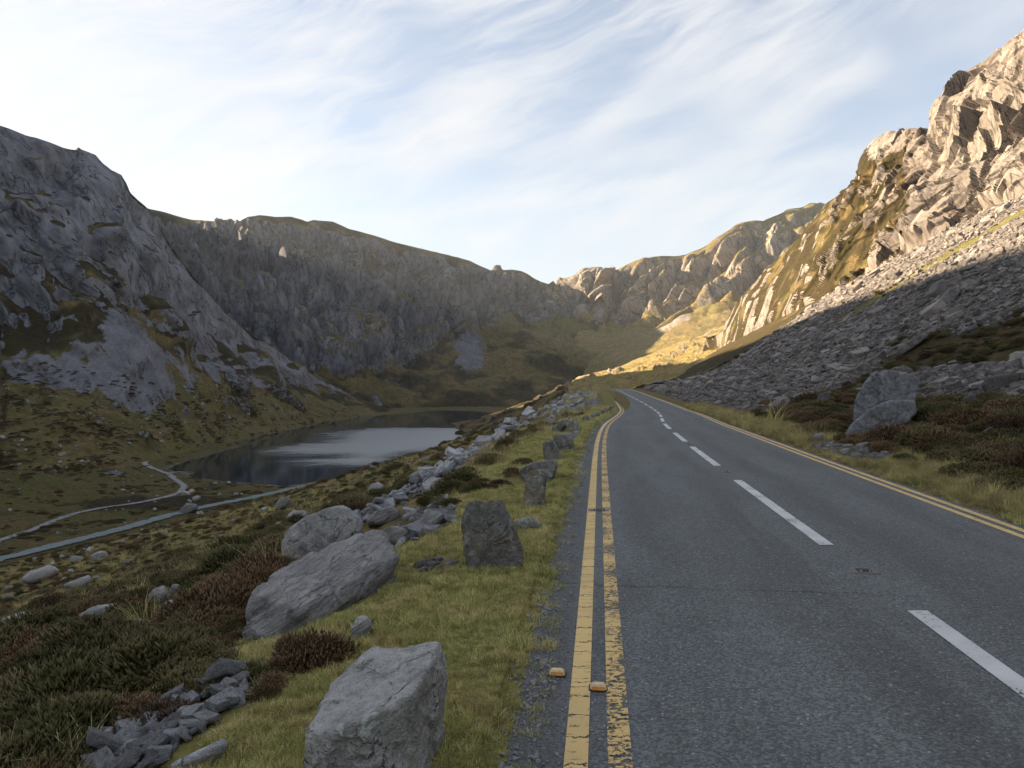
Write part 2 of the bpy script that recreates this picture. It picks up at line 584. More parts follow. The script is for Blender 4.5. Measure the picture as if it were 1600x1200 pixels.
def _smooth_table(ky, kv, sig):
    t = np.interp(_yt, ky, kv)
    r = int(sig * 3 / 0.5)
    k = np.exp(-0.5 * (np.arange(-r, r + 1) * 0.5 / sig) ** 2)
    k /= k.sum()
    return np.convolve(np.pad(t, r, mode='edge'), k, mode='valid')


_wig = _smooth_table([-400, 20, 30, 42, 55, 68, 95, 126, 180, 260, 400, 700],
                     [0, 0, 0.25, 1.15, 1.75, 1.7, 1.1, 0.45, 0.3, 2.0, 9, 30], 3.5)
_zrd = _smooth_table([-400, 0, 25, 40, 55, 72, 100, 124, 136, 160, 200, 400, 700],
                     [0, 0, 0, -0.24, -0.50, -0.36, -0.02, 0.16, 0.10, -0.6, -1.9, -4.5, -8], 4.0)


def xc(y):
    return 2.35 + 0.119 * y + np.interp(y, _yt, _wig)


def zroad(y):
    return np.interp(y, _yt, _zrd)


RIGHT_S = [2.6, 3.0, 4.0, 6.0, 12.0, 20.0, 30.0, 75.0, 95.0, 400.0]
RIGHT_Z = [0.0, 0.02, 0.06, 0.40, 1.50, 3.1, 8.6, 36.0, 44.0, 60.0]


def z_hill(x, y):
    """smooth ground around the pass road"""
    s = x - xc(y)
    zr = zroad(y)
    sl = np.maximum(-s - 2.75, 0)
    a = np.interp(y, [5, 140, 290], [0.385, 0.385, 0.45]) + 0.06 * np.interp(y, [20, 80], [0, 1]) * np.exp(-(sl / 25) ** 2)
    q = np.maximum(sl - 1.3, 0)
    qq = np.sqrt(q * q + 0.16) - 0.4
    qq = np.where(q > 0, qq, 0)
    left = -0.05 * np.minimum(sl, 1.3) - a * qq * (1 - 0.0020 * np.minimum(qq, 130))
    left = left + 1.25 * np.exp(-((y - 92) / 24) ** 2 - ((s + 6.8) / 3.2) ** 2)
    right = np.interp(s, RIGHT_S, RIGHT_Z)
    right = right * np.interp(y, [-50, 150, 260], [1, 1, 1.0])
    return zr - 0.035 * (np.abs(s) < 2.9) + np.where(s < 0, left, right)


LZ = -34.3                                   # lake level


def floor_pt(u, v, z=LZ):
    y = (HC - z) * F / (v - V0)
    return ((u - 800) / F * y, y)


LAKE_PX = [(262, 733), (280, 724), (310, 716), (345, 706), (378, 697), (360, 691), (395, 686), (420, 677), (450, 672),
           (490, 665), (512, 658), (560, 651.5), (600, 648.5), (640, 645), (690, 641), (735, 642), (772, 645), (760, 652), (722, 658), (704, 661.5),
           (722, 667), (756, 671), (800, 676), (900, 700), (860, 760), (640, 775), (500, 768), (452, 760), (420, 757), (350, 752), (300, 745)]
LAKE = np.array([floor_pt(u, v) for u, v in LAKE_PX])


def sdf_poly(x, y, poly):
    """signed distance, negative inside"""
    shp = np.shape(x)
    px = np.asarray(x, float).ravel(); py = np.asarray(y, float).ravel()
    d = np.full(px.shape, 1e18)
    ins = np.zeros(px.shape, bool)
    n = len(poly)
    for i in range(n):
        ax, ay = poly[i]; bx, by = poly[(i + 1) % n]
        ex, ey = bx - ax, by - ay
        t = np.clip(((px - ax) * ex + (py - ay) * ey) / (ex * ex + ey * ey + 1e-9), 0, 1)
        d = np.minimum(d, (px - ax - t * ex) ** 2 + (py - ay - t * ey) ** 2)
        c = (ay > py) != (by > py)
        ins ^= c & (px < (bx - ax) * (py - ay) / (by - ay + 1e-12) + ax)
    return (np.sqrt(d) * np.where(ins, -1, 1)).reshape(shp)


def dist_line(x, y, line):
    d = np.full(np.shape(x), 1e18)
    for (ax, ay), (bx, by) in zip(line[:-1], line[1:]):
        ex, ey = bx - ax, by - ay
        t = np.clip(((x - ax) * ex + (y - ay) * ey) / (ex * ex + ey * ey + 1e-9), 0, 1)
        d = np.minimum(d, (x - ax - t * ex) ** 2 + (y - ay - t * ey) ** 2)
    return np.sqrt(d)


ROAD2_Z = -33.0
ROAD2 = [floor_pt(u, v, ROAD2_Z) for u, v in [(-420, 985), (-160, 918), (0, 873), (60, 858), (130, 841), (200, 823), (270, 803), (330, 789), (395, 777), (450, 764.5), (500, 754), (560, 743)]]
STREAM = [floor_pt(u, v, -33.4) for u, v in [(-300, 950), (-120, 880), (0, 843), (45, 828), (85, 812), (120, 800), (165, 791), (215, 785), (262, 775), (283, 768), (287, 757), (272, 747), (262, 738), (285, 736)]]
PATH = [floor_pt(u, v, -33.2) for u, v in [(262, 738), (240, 731), (224, 724), (232, 716), (252, 710), (285, 701), (312, 694), (334, 684), (352, 678)]]


def z_valley(x, y):
    d = sdf_poly(x, y, LAKE)
    p = V3(x, y, 0 * x)
    hum = fbm(p / 34.0, 4) * 3.4 + fbm(p / 9.0 + 5, 3, 0.5, True) * 0.8
    far = sstep(4, 60, d)
    z = LZ + np.where(d > 0, np.minimum(d * 0.10, 0.75) + hum * far * 1.0 + far * 0.4, np.maximum(d * 0.12, -3.0))
    left_rise = np.maximum(-(x + 150) - np.interp(y, [100, 300], [10, 0]), 0) * np.interp(y, [150, 330], [0.035, 0.10])
    z = z + left_rise * far
    kx, ky = floor_pt(170, 752)
    z = z + 4.2 * np.exp(-((x - kx) / 11) ** 2 - ((y - ky) / 10) ** 2)
    kx, ky = floor_pt(60, 770)
    z = z + 3.0 * np.exp(-((x - kx) / 14) ** 2 - ((y - ky) / 9) ** 2)
    r2 = dist_line(x, y, ROAD2)
    z = z + (ROAD2_Z - 0.25 - z) * sstep(14, 4, r2)
    st = dist_line(x, y, STREAM)
    z = z + (-33.75 - z) * sstep(7, 2.2, st) * sstep(6, 9, r2)
    return z


def polar(u0, u1, nu, ys):
    """plan grid: columns are bearings, rows are depths"""
    uu = np.linspace(u0, u1, nu) if nu else np.asarray(u0, float)
    nu = len(uu)
    k = (uu - 800) / F
    Y = np.repeat(np.asarray(ys)[:, None], nu, 1)
    X = Y * k[None, :]
    return X, Y, np.repeat(uu[None, :], len(ys), 0)


def geom(a, b, n):
    return np.exp(np.linspace(math.log(a), math.log(b), n))


# ---- near hillside left of the road
def rough_left(x, y, s):
    """height noise of the heather bank"""
    p = V3(x, y, 0 * x)
    off = sstep(4.0, 8.0, -s)
    return fbm(p / 7.0, 3) * 0.75 * off + fbm(p / 1.6 + 3, 4) * (0.05 + 0.30 * off) * sstep(2.9, 4.0, np.abs(s)) + fbm(p / 0.35, 3) * 0.030 * sstep(2.8, 3.2, np.abs(s))


def z_left(x, y):
    return z_hill(x, y) + rough_left(x, y, x - xc(y))


def rough_right(x, y, s):
    p = V3(x, y, 0 * x)
    return fbm(p / 9.0 + 9, 3) * 0.9 * sstep(5, 16, s) + fbm(p / 1.8 + 1, 4) * 0.28 * sstep(3.6, 7, s) + fbm(p / 0.4, 3) * 0.03 * sstep(2.7, 3.1, s)


def z_right(x, y):
    return z_hill(x, y) + rough_right(x, y, x - xc(y))


ys = np.concatenate([geom(0.9, 30, 250), geom(30.5, 420, 190)])
X, Y, U = polar(np.concatenate([np.linspace(-3600, -275, 110), np.linspace(-260, 960, 600)]), 0, 0, ys)
S = X - xc(Y)
Z = z_left(X, Y)
pn = V3(X, Y, 0 * X)
n7 = fbm(pn / 3.2 + 31, 4)
n8 = fbm(pn / 14.0 + 11, 3)
heath = sstep(4.3, 5.4, -S + n7 * 1.6) * (0.62 + 0.55 * n8)
heath = np.where((Y > 50), heath * sstep(8, 14, -S + n7 * 4), heath)
heath = heath * np.interp(Y, [10, 30, 160], [1.0, 0.78, 0.72])
lush = sstep(7.5, 3.2, -S + n7 * 2.0) * 0.62 + 0.25 * n8 + 0.08
# stony ribs down the bank
rib = np.exp(-((S + 8.2 + 0.9 * np.sin(Y * 0.21)) / 1.5) ** 2) * sstep(15, 21, Y) * sstep(120, 80, Y) + np.exp(-((S + 5.2) / 0.55) ** 2) * sstep(2.2, 3.2, Y) * sstep(5.6, 4.4, Y)
rib2 = np.exp(-((S + 6.3) / 2.6) ** 2) * sstep(50, 60, Y) * sstep(105, 85, Y) * 1.1
keep = (Z > z_valley(X, Y) - 1.5) & (S < 2.2)
grid_object('hillside', V3(X, Y, Z), M['near'], dict(scree=np.clip(rib * 0.9 + rib2 + n7 * 0.15, 0, 1), heather=np.clip(heath, 0, 1), lush=np.clip(lush, 0, 1)), keep,
            label='heather and grass hillside dropping from the road to the lake', cat='hillside')

# ---- right slope
ys = np.concatenate([geom(1.5, 40, 170), geom(40.8, 470, 230)])
X, Y, U = polar(np.concatenate([np.linspace(930, 1760, 430), np.linspace(1775, 4200, 100)]), 0, 0, ys)
S = X - xc(Y)
Z = z_right(X, Y)
pn = V3(X, Y, 0 * X)
n7 = fbm(pn / 5.0 + 31, 4)
n8 = fbm(pn / 16.0 + 11, 3)


def scree_right(S, Y, n7):
    m = np.maximum(sstep(24, 29, S + n7 * 4), sstep(33, 40, Y - (S - 5) * 1.75 + n7 * 6))
    m = m * sstep(150, 128, Y - 1.35 * (S - 14) + n7 * 22) * sstep(3.5, 5.0, S + n7) * sstep(80, 72, S + n7 * 6)
    low = sstep(8.5, 10.5, S + n7 * 2) * sstep(21, 18, S + n7 * 2) * sstep(12, 20, Y) * sstep(52, 44, Y + n7 * 6 - 0 * S)
    low = low * sstep(3.2, 6.5, S - 0.16 * Y + n7)
    strip = np.exp(-((Y - 112 + (S - 45) * 0.12) / 5.0) ** 2) * sstep(30, 36, S) * sstep(66, 58, S)
    return np.clip(np.maximum(m, low) * (1 - 0.9 * strip), 0, 1), strip


sc, strip = scree_right(S, Y, n7)
heath = sstep(3.6, 4.6, S + n7 * 1.0) * (0.75 + 0.5 * n8) * sstep(90, 64, S)
lush = 0.10 + 0.3 * n8 + strip * 0.9 + 0.35 * sstep(0.1, 0.3, n7) + 0.5 * sstep(62, 70, S + n7 * 3)
lush = lush + 0.45 * np.exp(-((Y - 150) / 25) ** 2) * sstep(45, 25, S) * sstep(-0.2, 0.2, n7)
heath = heath * (1 - strip) * sstep(0.75, 0.4, lush * (S > 20))
keep = (S > -2.2) & (S < 97) & ((S < 66) | (Y < 330))
grid_object('slope', V3(X, Y, Z), M['slope'], dict(scree=sc, heather=np.clip(heath, 0, 1), lush=np.clip(lush, 0, 1)), keep,
            label='heather and scree slope rising from the road to the crags', cat='slope')

# ---- coarse ground under and around everything, out of frame too
gx, gy = np.meshgrid(np.linspace(-340, 420, 150), np.linspace(-300, 430, 150))
gz = np.maximum(z_hill(gx, gy), np.where(gy > 60, z_valley(gx, gy), -40)) - 0.9
grid_object('ground', V3(gx, gy, gz), M['slope'], dict(heather=np.full(gx.shape, 0.6)), None, label='moorland ground continuing around the road', cat='ground')

# ---- valley floor
ys = geom(105, 1080, 300)
X, Y, U = polar(-420, 990, 480, ys)
Z = z_valley(X, Y)
pn = V3(X, Y, 0 * X)
n7 = fbm(pn / 22.0 + 3, 4)
n8 = fbm(pn / 60.0 + 8, 3)
dl = sdf_poly(X, Y, LAKE)
sel = (dl > 3) & (dist_line(X, Y, ROAD2) > 4) & (dist_line(X, Y, STREAM) > 2) & (U < 470) & (U > -20) & (Y < 420)
VALPTS = V3(X, Y, Z)[sel]
kx, ky = floor_pt(235, 790)
bog = np.exp(-((X - kx) / 24) ** 2 - ((Y - ky) / 11) ** 2)
shore = sstep(4.5, 1.0, dl + n7 * 3) * sstep(-6, 0, dl)
kx, ky = floor_pt(170, 752)
knoll = np.exp(-((X - kx - 4) / 7) ** 2 - ((Y - ky + 4) / 5) ** 2)
grid_object('valley_floor', V3(X, Y, Z), M['valley'],
            dict(rock=np.clip(shore * 0.5 + knoll * 0.7 + sstep(0.42, 0.6, n7) * 0.6, 0, 1), heather=np.clip(bog * 0.9 + 0.25 + 0.5 * n8 + 0.25 * n7, 0, 1), lush=np.clip(0.55 + 0.9 * n7, 0, 1)),
            None, label='boggy grass valley floor around the lake', cat='valley')


# ------------------------------------------------------------------ mountains as lofted sheets
def resample(line, taus, smooth=0):
    a = np.array(sorted(line), float)
    out = np.stack([np.interp(taus, a[:, 0], a[:, i]) for i in (1, 2, 3)], -1)
    if smooth:
        r = int(smooth * 3)
        k = np.exp(-0.5 * (np.arange(-r, r + 1) / smooth) ** 2); k /= k.sum()
        out = np.stack([np.convolve(np.pad(out[:, i], r, mode='edge'), k, mode='valid') for i in range(3)], -1)
    return out


def px(*pts):
    """(u,v,depth) triples -> loft line keyed by u"""
    return [(u,) + W(u, v, y) for u, v, y in pts]


def loft(lines, taus, rows, smooths):
    L = [resample(l, taus, s) for l, s in zip(lines, list(smooths) + [0] * 4)]
    P, Wv = [], []
    for i, n in enumerate(rows):
        t = np.linspace(0, 1, n, endpoint=(i == len(rows) - 1))
        P.append(L[i][None] * (1 - t)[:, None, None] + L[i + 1][None] * t[:, None, None])
        Wv.append(i + t)
    P = np.concatenate(P); w = np.concatenate(Wv)
    # soften creases between the bands, not the skyline
    for _ in range(6):
        Q = P.copy()
        Q[1:-1] = 0.25 * P[:-2] + 0.5 * P[1:-1] + 0.25 * P[2:]
        sky = np.abs(w - (len(rows) - 1)) < 0.06
        Q[sky] = P[sky]
        P = Q
    return P, np.repeat(w[:, None], len(taus), 1), np.repeat(np.asarray(taus)[None], len(P), 0)


def fade(P, L):
    """how much detail of size L the sheet's own point spacing can carry"""
    sp = np.maximum(np.linalg.norm(np.gradient(P, axis=0), axis=-1), np.linalg.norm(np.gradient(P, axis=1), axis=-1))
    return sstep(2.4, 6.0, L / sp)


def settle(P, d, soft=2):
    """where the sheet's points are far apart, ease the steps so they do not comb"""
    b = d
    for _ in range(10):
        e = np.pad(b, 1, mode='edge')
        b = 0.25 * (e[:-2, 1:-1] + e[2:, 1:-1] + e[1:-1, :-2] + e[1:-1, 2:])
    k = fade(P, 2.7)
    c = d
    for _ in range(soft):
        e = np.pad(c, 1, mode='edge')
        c = 0.5 * c + 0.125 * (e[:-2, 1:-1] + e[2:, 1:-1] + e[1:-1, :-2] + e[1:-1, 2:])
    return c * k + b * (1 - k)


def upnormals(P):
    n = grid_normals(P)
    return n if n[..., 2].mean() > 0 else -n


def back_of(line, dx, dy, dz):
    return [(t, x + dx, y + dy, z + dz) for t, x, y, z in line]


# ---- B: the crag on the left (and its continuation out of frame)
def ext(pts):
    return [(-t, x, y, z) for t, x, y, z in pts]


B_sky = px((0, 195, 440), (20, 203, 441), (60, 217, 446), (95, 229, 450), (119, 233, 454), (122, 229, 455), (128, 233, 455), (150, 242, 460), (160, 255, 463), (172, 266, 467), (190, 272, 474), (200, 286, 480), (206, 300, 484), (218, 312, 492), (232, 325, 504),
           (245, 345, 512), (262, 372, 524), (280, 402, 540), (300, 428, 560), (325, 458, 592), (350, 486, 628), (400, 527, 700), (450, 562, 765), (500, 592, 815), (560, 622, 850), (625, 645, 870), (700, 660, 900)) + \
    ext([(60, -325, 400, 158), (150, -350, 310, 163), (300, -355, 200, 166), (450, -360, 60, 166), (600, -365, -120, 166), (760, -365, -420, 166)])
B_3 = px((0, 350, 395), (60, 360, 402), (120, 372, 412), (180, 390, 424), (235, 430, 450), (300, 490, 510), (350, 525, 580), (400, 555, 650), (450, 580, 715), (500, 603, 780), (560, 627, 820), (625, 648, 850), (700, 662, 880)) + \
    ext([(60, -300, 400, 90), (150, -300, 310, 90), (300, -300, 190, 88), (450, -300, 60, 85), (600, -300, -120, 85), (760, -300, -420, 85)])
B_2 = px((0, 520, 362), (60, 505, 370), (120, 485, 380), (180, 490, 394), (235, 515, 418), (300, 548, 475), (350, 568, 535), (400, 582, 600), (450, 600, 680), (500, 617, 740), (560, 633, 790), (625, 649, 830), (700, 664, 860)) + \
    ext([(60, -265, 370, 25), (150, -262, 290, 22), (300, -255, 180, 18), (450, -250, 60, 15), (600, -250, -120, 15), (760, -250, -420, 15)])
B_1 = px((0, 592, 335), (60, 600, 337), (120, 615, 342), (180, 628, 352), (235, 630, 375), (300, 622, 425), (350, 618, 485), (400, 620, 560), (450, 622, 620), (500, 632, 690), (560, 641, 755), (625, 650, 810), (700, 666, 840)) + \
    ext([(60, -235, 345, 2), (150, -232, 270, -1), (300, -225, 170, -5), (450, -220, 60, -5), (600, -220, -120, -5), (760, -220, -420, -5)])
B_0 = px((0, 748, 262), (60, 744, 266), (120, 738, 275), (180, 728, 290), (235, 718, 318), (300, 702, 365), (350, 692, 415), (400, 684, 458), (450, 673, 528), (500, 664, 605), (560, 654, 700), (625, 650, 790), (700, 668, 800)) + \
    ext([(60, -185, 262, -32), (150, -180, 210, -33), (300, -175, 140, -34), (450, -175, 40, -36), (600, -175, -120, -38), (760, -175, -420, -38)])
B_0 = [(t, x, y, z - 1.2) for t, x, y, z in B_0]
taus = np.concatenate([np.linspace(-760, -70, 60), np.linspace(-60, 660, 450)])
P, w, T = loft([B_0, B_1, B_2, B_3, B_sky, back_of(B_sky, -120, 60, -55)], taus, [90, 50, 80, 80, 10], [6, 8, 10, 8, 0])
N = upnormals(P)
face = sstep(1.65, 2.15, w) * sstep(660, 420, T)
skyf = 1 - 0.80 * np.exp(-((w - 4) / 0.22) ** 2)
# slabby ribs that lean down to the right, jointed across
hh = 0.45 * P[..., 0] + 0.89 * P[..., 1]
wob = fbm(P / 45.0, 2) * 9
def lean(ang, la, lb, off=0.0):
    ca, sa = math.cos(ang), math.sin(ang)
    a_ = hh * ca - (P[..., 2] + wob) * sa
    b_ = hh * sa + (P[..., 2] + wob) * ca
    return V3(a_ / la + off, b_ / lb + off, (P[..., 0] - 0.5 * P[..., 1]) / 60.0)
up = sstep(2.5, 3.4, w)
d = fbm(P / np.array([48, 48, 110.]), 2, 0.5, True) * 17 * face
d += fbm(lean(0.95, 60, 13), 2, 0.55, True) * 5.0 * face * (1 - 0.45 * up)
d += fbm(lean(1.35, 50, 10, 3.0), 2, 0.55, True) * 3.6 * face * (0.4 + 0.6 * up)
d += facets(lean(0.95, 34, 17, 1.0) * np.array([1, 1, 3.0]), 1) * 7.0 * face * fade(P, 17)
d += facets(lean(1.1, 13, 6.5, 1.0) * np.array([1, 1, 6.0]), 2) * 3.4 * face * fade(P, 6.5)
d += facets(lean(0.9, 5, 2.6, 1.0) * np.array([1, 1, 12.0]), 3) * 1.3 * face * fade(P, 2.8)
soft = 1 - face
d += soft * (fbm(P / 34.0 + 7, 3, 0.5, True) * 6.0 + fbm(P / 11.0 + 2, 4, 0.55, True) * 2.4) * sstep(0, 0.4, w)
small = fbm(P / 14.0 + 40, 3)
crag2 = sstep(0.20, 0.36, small + 0.18 * sstep(0.7, 1.4, w)) * sstep(0.15, 0.4, w) * soft
d += crag2 * (2.2 + 2.6 * facets(P / np.array([6, 6, 9.]) + 9, 3) * fade(P, 5.0))
d = settle(P, d)
# the dark knolls over the lake shore
k1 = np.array(W(372, 590, 520.)); k2 = np.array(W(440, 628, 610.)); k3 = np.array(W(392, 618, 500.))
kn = np.zeros(P.shape[:2])
for kc, rad, amp in ((k1, 20, 13), (k2, 22, 10), (k3, 15, 8)):
    g = np.exp(-(((P - kc) ** 2).sum(-1)) / rad ** 2)
    kn = np.maximum(kn, g)
    d += g * amp * (0.7 + 0.6 * fbm(P / 9.0, 3, 0.5, True))
P = P + N * (d * skyf)[..., None]
N2 = upnormals(P)
steep = 1 - N2[..., 2]
nz = fbm(P / 18.0 + 60, 4)
nz2 = fbm(P / 55.0 + 20, 3)
rock = face * sstep(0.28, 0.48, steep + nz * 0.42 + 0.26 * (w - 2.9)) * (0.55 + 0.45 * sstep(-0.4, 0.1, nz2 + 0.5 * (w - 2.6)))
rock = np.maximum(rock, crag2 * sstep(0.25, 0.5, steep) * 0.9)
rock = np.maximum(rock, sstep(0.35, 0.6, kn) * sstep(0.35, 0.55, steep) * 0.8)
fan = np.exp(-((T - 222 + 38 * (w - 1.3) + nz * 30) / 42) ** 2) * sstep(0.70, 1.0, w + nz * 0.5) * sstep(2.35, 2.0, w + nz * 0.3) + np.exp(-((T - 70) / 120) ** 2) * sstep(0.86, 1.1, w + nz * 0.5) * sstep(1.7, 1.35, w + nz * 0.5) * 0.95
fan2 = np.exp(-((T - 350) / 120) ** 2) * sstep(1.1, 1.5, w) * sstep(2.6, 2.0, w) * sstep(-0.25, 0.15, nz)
heath = np.clip((0.70 + 0.8 * nz + 0.5 * nz2) * sstep(1.2, 1.8, w) + sstep(0.3, 0.5, kn) + sstep(0.1, 0.4, fbm(P / 12.0 + 77, 3)) * 0.5, 0, 1)
grid_object('left_mountain', P, M['left'], dict(rock=np.clip(rock, 0, 1), scree=np.clip(fan + fan2 * 0.8, 0, 1) * (1 - face * 0.4), heather=heath, lush=np.clip(0.35 + nz2 * 0.8 + 0.35 * nz, 0, 1)),
            smooth=False, label='grey crag with scree fans falling to the lake', cat='mountain')

sel = (w > 0.05) & (w < 1.35) & (T > -20) & (T < 560)
FARPTS = P[sel]; FARN = N2[sel]

# ---- C: the headwall of the valley; unseen left end added nearer to shade the face
C_sky = px((-60, 215, 780), (0, 240, 850), (100, 262, 950), (150, 300, 1050), (200, 318, 1130), (232, 326, 1200), (260, 332, 1205), (300, 343, 1210), (330, 346, 1215), (360, 344, 1220), (378, 346, 1225), (386, 339, 1228), (405, 336, 1235), (430, 338, 1240), (455, 338, 1250), (470, 342, 1255), (480, 346, 1258), (490, 343, 1260), (520, 346, 1270), (545, 357, 1280), (580, 366, 1300),
           (620, 379, 1330), (660, 389, 1360), (700, 398, 1390), (735, 407, 1420), (750, 415, 1435), (768, 423, 1450), (775, 420, 1455), (790, 422, 1465), (800, 421, 1475), (815, 423, 1485), (825, 428, 1495), (833, 434, 1505), (845, 440, 1520), (858, 444, 1535), (875, 447, 1550), (900, 446, 1560), (1000, 440, 1590))
C_2 = px((-60, 360, 700), (0, 380, 760), (100, 400, 850), (150, 415, 950), (232, 425, 1080), (300, 430, 1090), (350, 425, 1105), (400, 420, 1120), (500, 440, 1130), (560, 450, 1150), (640, 465, 1230), (700, 462, 1260), (760, 452, 1330), (800, 455, 1360), (860, 470, 1420), (920, 480, 1450), (1000, 490, 1450))
C_1 = px((-60, 470, 660), (0, 480, 720), (100, 500, 800), (150, 500, 890), (232, 505, 990), (300, 520, 990), (400, 545, 985), (480, 572, 970), (540, 592, 955), (590, 585, 1000), (650, 550, 1090), (700, 535, 1130), (760, 510, 1220), (800, 505, 1260), (860, 505, 1310), (920, 510, 1330), (1000, 520, 1300))
C_0 = px((-60, 560, 600), (0, 565, 650), (100, 590, 720), (150, 600, 800), (232, 605, 900), (300, 615, 890), (400, 630, 880), (480, 640, 875), (540, 644, 872), (600, 644, 885), (650, 643, 890), (700, 642, 905), (760, 635, 930), (800, 625, 960), (860, 612, 990), (920, 604, 1000), (1000, 604, 1000))
C_0 = [(t, x, y, z - 14.0) for t, x, y, z in C_0]
taus = np.concatenate([np.linspace(-60, 215, 50), np.linspace(220, 990, 520)])
P, w, T = loft([C_0, C_1, C_2, C_sky, back_of(C_sky, -60, 260, -110)], taus, [80, 70, 90, 10], [8, 12, 12, 0])
N = upnormals(P)
face = sstep(0.75, 1.1, w) * (1 - 0.55 * sstep(680, 760, T) * sstep(1.5, 0.9, w))
skyf = 1 - 0.97 * np.exp(-((w - 3) / 0.16) ** 2)
q = P.copy(); q[..., 0] = P[..., 0] + 0.38 * P[..., 2]
d = fbm(q / np.array([85, 85, 700.]), 2, 0.5, True) * 58 * sstep(0.4, 1.6, w)
d -= 16 * np.exp(-((T - 345 - 8 * fbm(P / 60.0, 2)) / 9) ** 2) * sstep(1.1, 1.6, w)
d += fbm(q / np.array([27, 27, 420.]) + 4, 2, 0.55, True) * 22 * face
d += facets(q / np.array([38, 38, 110.]), 4) * 14 * face * fade(P, 38)
d += facets(q / np.array([14, 14, 40.]) + 3, 5) * 5.5 * face * fade(P, 14)
d += (1 - face) * (fbm(P / 60.0 + 7, 3, 0.5, True) * 12.0 + fbm(P / 18.0 + 2, 4, 0.55, True) * 4.0) * sstep(0, 0.3, w)
# rounded rock bosses low on the wall
bo = np.zeros(P.shape[:2])
for u, v, yy, rad, amp in ((545, 545, 985, 42, 26), (480, 520, 1000, 40, 24), (600, 520, 1050, 40, 20), (694, 595, 960, 16, 10), (715, 590, 970, 14, 7), (640, 600, 940, 18, 6), (810, 560, 1080, 40, 14), (850, 550, 1120, 45, 14)):
    g = np.exp(-(((P - np.array(W(u, v, float(yy)))) * np.array([1, 0.5, 0.8])) ** 2).sum(-1) / rad ** 2)
    d += g * amp
    bo = np.maximum(bo, g * (u < 720))
P = P + N * (d * skyf)[..., None]
N2 = upnormals(P)
steep = 1 - N2[..., 2]
nz = fbm(P / 60.0 + 60, 4)
nz2 = fbm(P / 150.0 + 20, 3)
rock = np.maximum(face * sstep(3.0, 2.9, w + 0.16 * nz) * 0.95, bo) * sstep(0.30, 0.50, steep + nz * 0.22 + nz2 * 0.14 - 0.10 * sstep(600, 760, T)) * (0.85 + 0.5 * nz2)
scr = np.exp(-((T - (735 - 28 * (w - 0.8))) / 30) ** 2) * sstep(0.35, 0.6, w) * sstep(1.35, 1.0, w) * 0.75 + np.exp(-((T - 600) / 45) ** 2) * sstep(1.05, 0.7, w) * 0.5 * sstep(-0.2, 0.2, nz)
heath = np.clip(0.42 + 0.9 * nz + 0.3 * sstep(0.5, 0.1, w), 0, 1)
grid_object('headwall', P, M['back'], dict(rock=np.clip(rock, 0, 1), scree=np.clip(scr, 0, 1), heather=heath, lush=np.clip(0.35 + nz2 + 0.3 * nz, 0, 1)),
            smooth=False, label='ribbed rock headwall closing the valley above the lake', cat='mountain')

# ---- D: the sunlit mountain beyond the road
D_sky = px((830, 470, 1600), (870, 450, 1580), (885, 446, 1560), (897, 437, 1530), (903, 430, 1500), (906, 423, 1480), (912, 420, 1460), (925, 418, 1455), (940, 418, 1455), (946, 421, 1460), (955, 419, 1465), (965, 421, 1470), (985, 413, 1470), (1005, 404, 1470), (1030, 401, 1475), (1060, 397, 1480), (1085, 391, 1480), (1105, 383, 1480),
           (1130, 366, 1485), (1145, 355, 1490), (1160, 349, 1495), (1185, 345, 1510), (1200, 340, 1530), (1225, 329, 1560), (1250, 321, 1600), (1272, 315, 1620), (1288, 317, 1640), (1300, 320, 1660), (1340, 325, 1680), (1420, 330, 1700))
D_2 = px((830, 500, 1480), (880, 495, 1430), (905, 480, 1420), (930, 488, 1400), (955, 500, 1390), (1000, 497, 1340), (1040, 492, 1320), (1060, 480, 1320), (1100, 475, 1300), (1150, 462, 1280), (1200, 455, 1270), (1260, 440, 1270), (1340, 430, 1270), (1420, 430, 1270))
D_1 = px((830, 560, 1230), (880, 560, 1200), (930, 560, 1150), (980, 555, 1100), (1020, 545, 1060), (1060, 540, 1020), (1100, 530, 1000), (1150, 520, 980), (1200, 510, 960), (1260, 500, 940), (1340, 490, 920), (1420, 490, 900))
D_0 = px((830, 612, 1000), (880, 606, 990), (930, 604, 960), (980, 603, 900), (1060, 603, 850), (1150, 602, 800), (1260, 600, 760), (1420, 600, 700))
D_0 = [(t, x, y, z - 25.0) for t, x, y, z in D_0]
taus = np.linspace(830, 1410, 400)
P, w, T = loft([D_0, D_1, D_2, D_sky, back_of(D_sky, 60, 260, -60)], taus, [40, 55, 100, 8], [8, 10, 6, 0])
N = upnormals(P)
face = sstep(1.75, 2.1, w) * sstep(1330, 1180, T)
skyf = 1 - 0.85 * np.exp(-((w - 3) / 0.16) ** 2)
q = P.copy(); q[..., 0] = P[..., 0] - 0.9 * (P[..., 2] - 150)
d = fbm(q / np.array([70, 70, 260.]) + 2.3, 2, 0.5, True) * 62 * sstep(1.4, 2.1, w)
d += fbm(q / np.array([30, 30, 200.]) + 4, 2, 0.55, True) * 10 * face
d += facets(q / np.array([26, 26, 70.]), 7) * 9 * face * fade(P, 26)
d += facets(q / np.array([10, 10, 22.]) + 3, 8) * 4 * face * fade(P, 10)
pil = np.exp(-((T - 930) / 24) ** 4) * sstep(1.9, 2.15, w) * sstep(3.05, 2.95, w)
d += pil * 26 - 30 * np.exp(-((T - 962) / 9) ** 2) * sstep(1.9, 2.2, w) * sstep(3.0, 2.8, w)
d += (1 - face) * (fbm(P / 60.0 + 7, 3) * 7.0 + fbm(P / 18.0 + 2, 3) * 2.6) * sstep(0, 0.3, w)
P = P + N * (d * skyf)[..., None]
N2 = upnormals(P)
steep = 1 - N2[..., 2]
nz = fbm(P / 40.0 + 60, 4)
nz2 = fbm(P / 110.0 + 20, 3)
rock = face * sstep(0.42, 0.60, steep + nz * 0.25) * 0.95
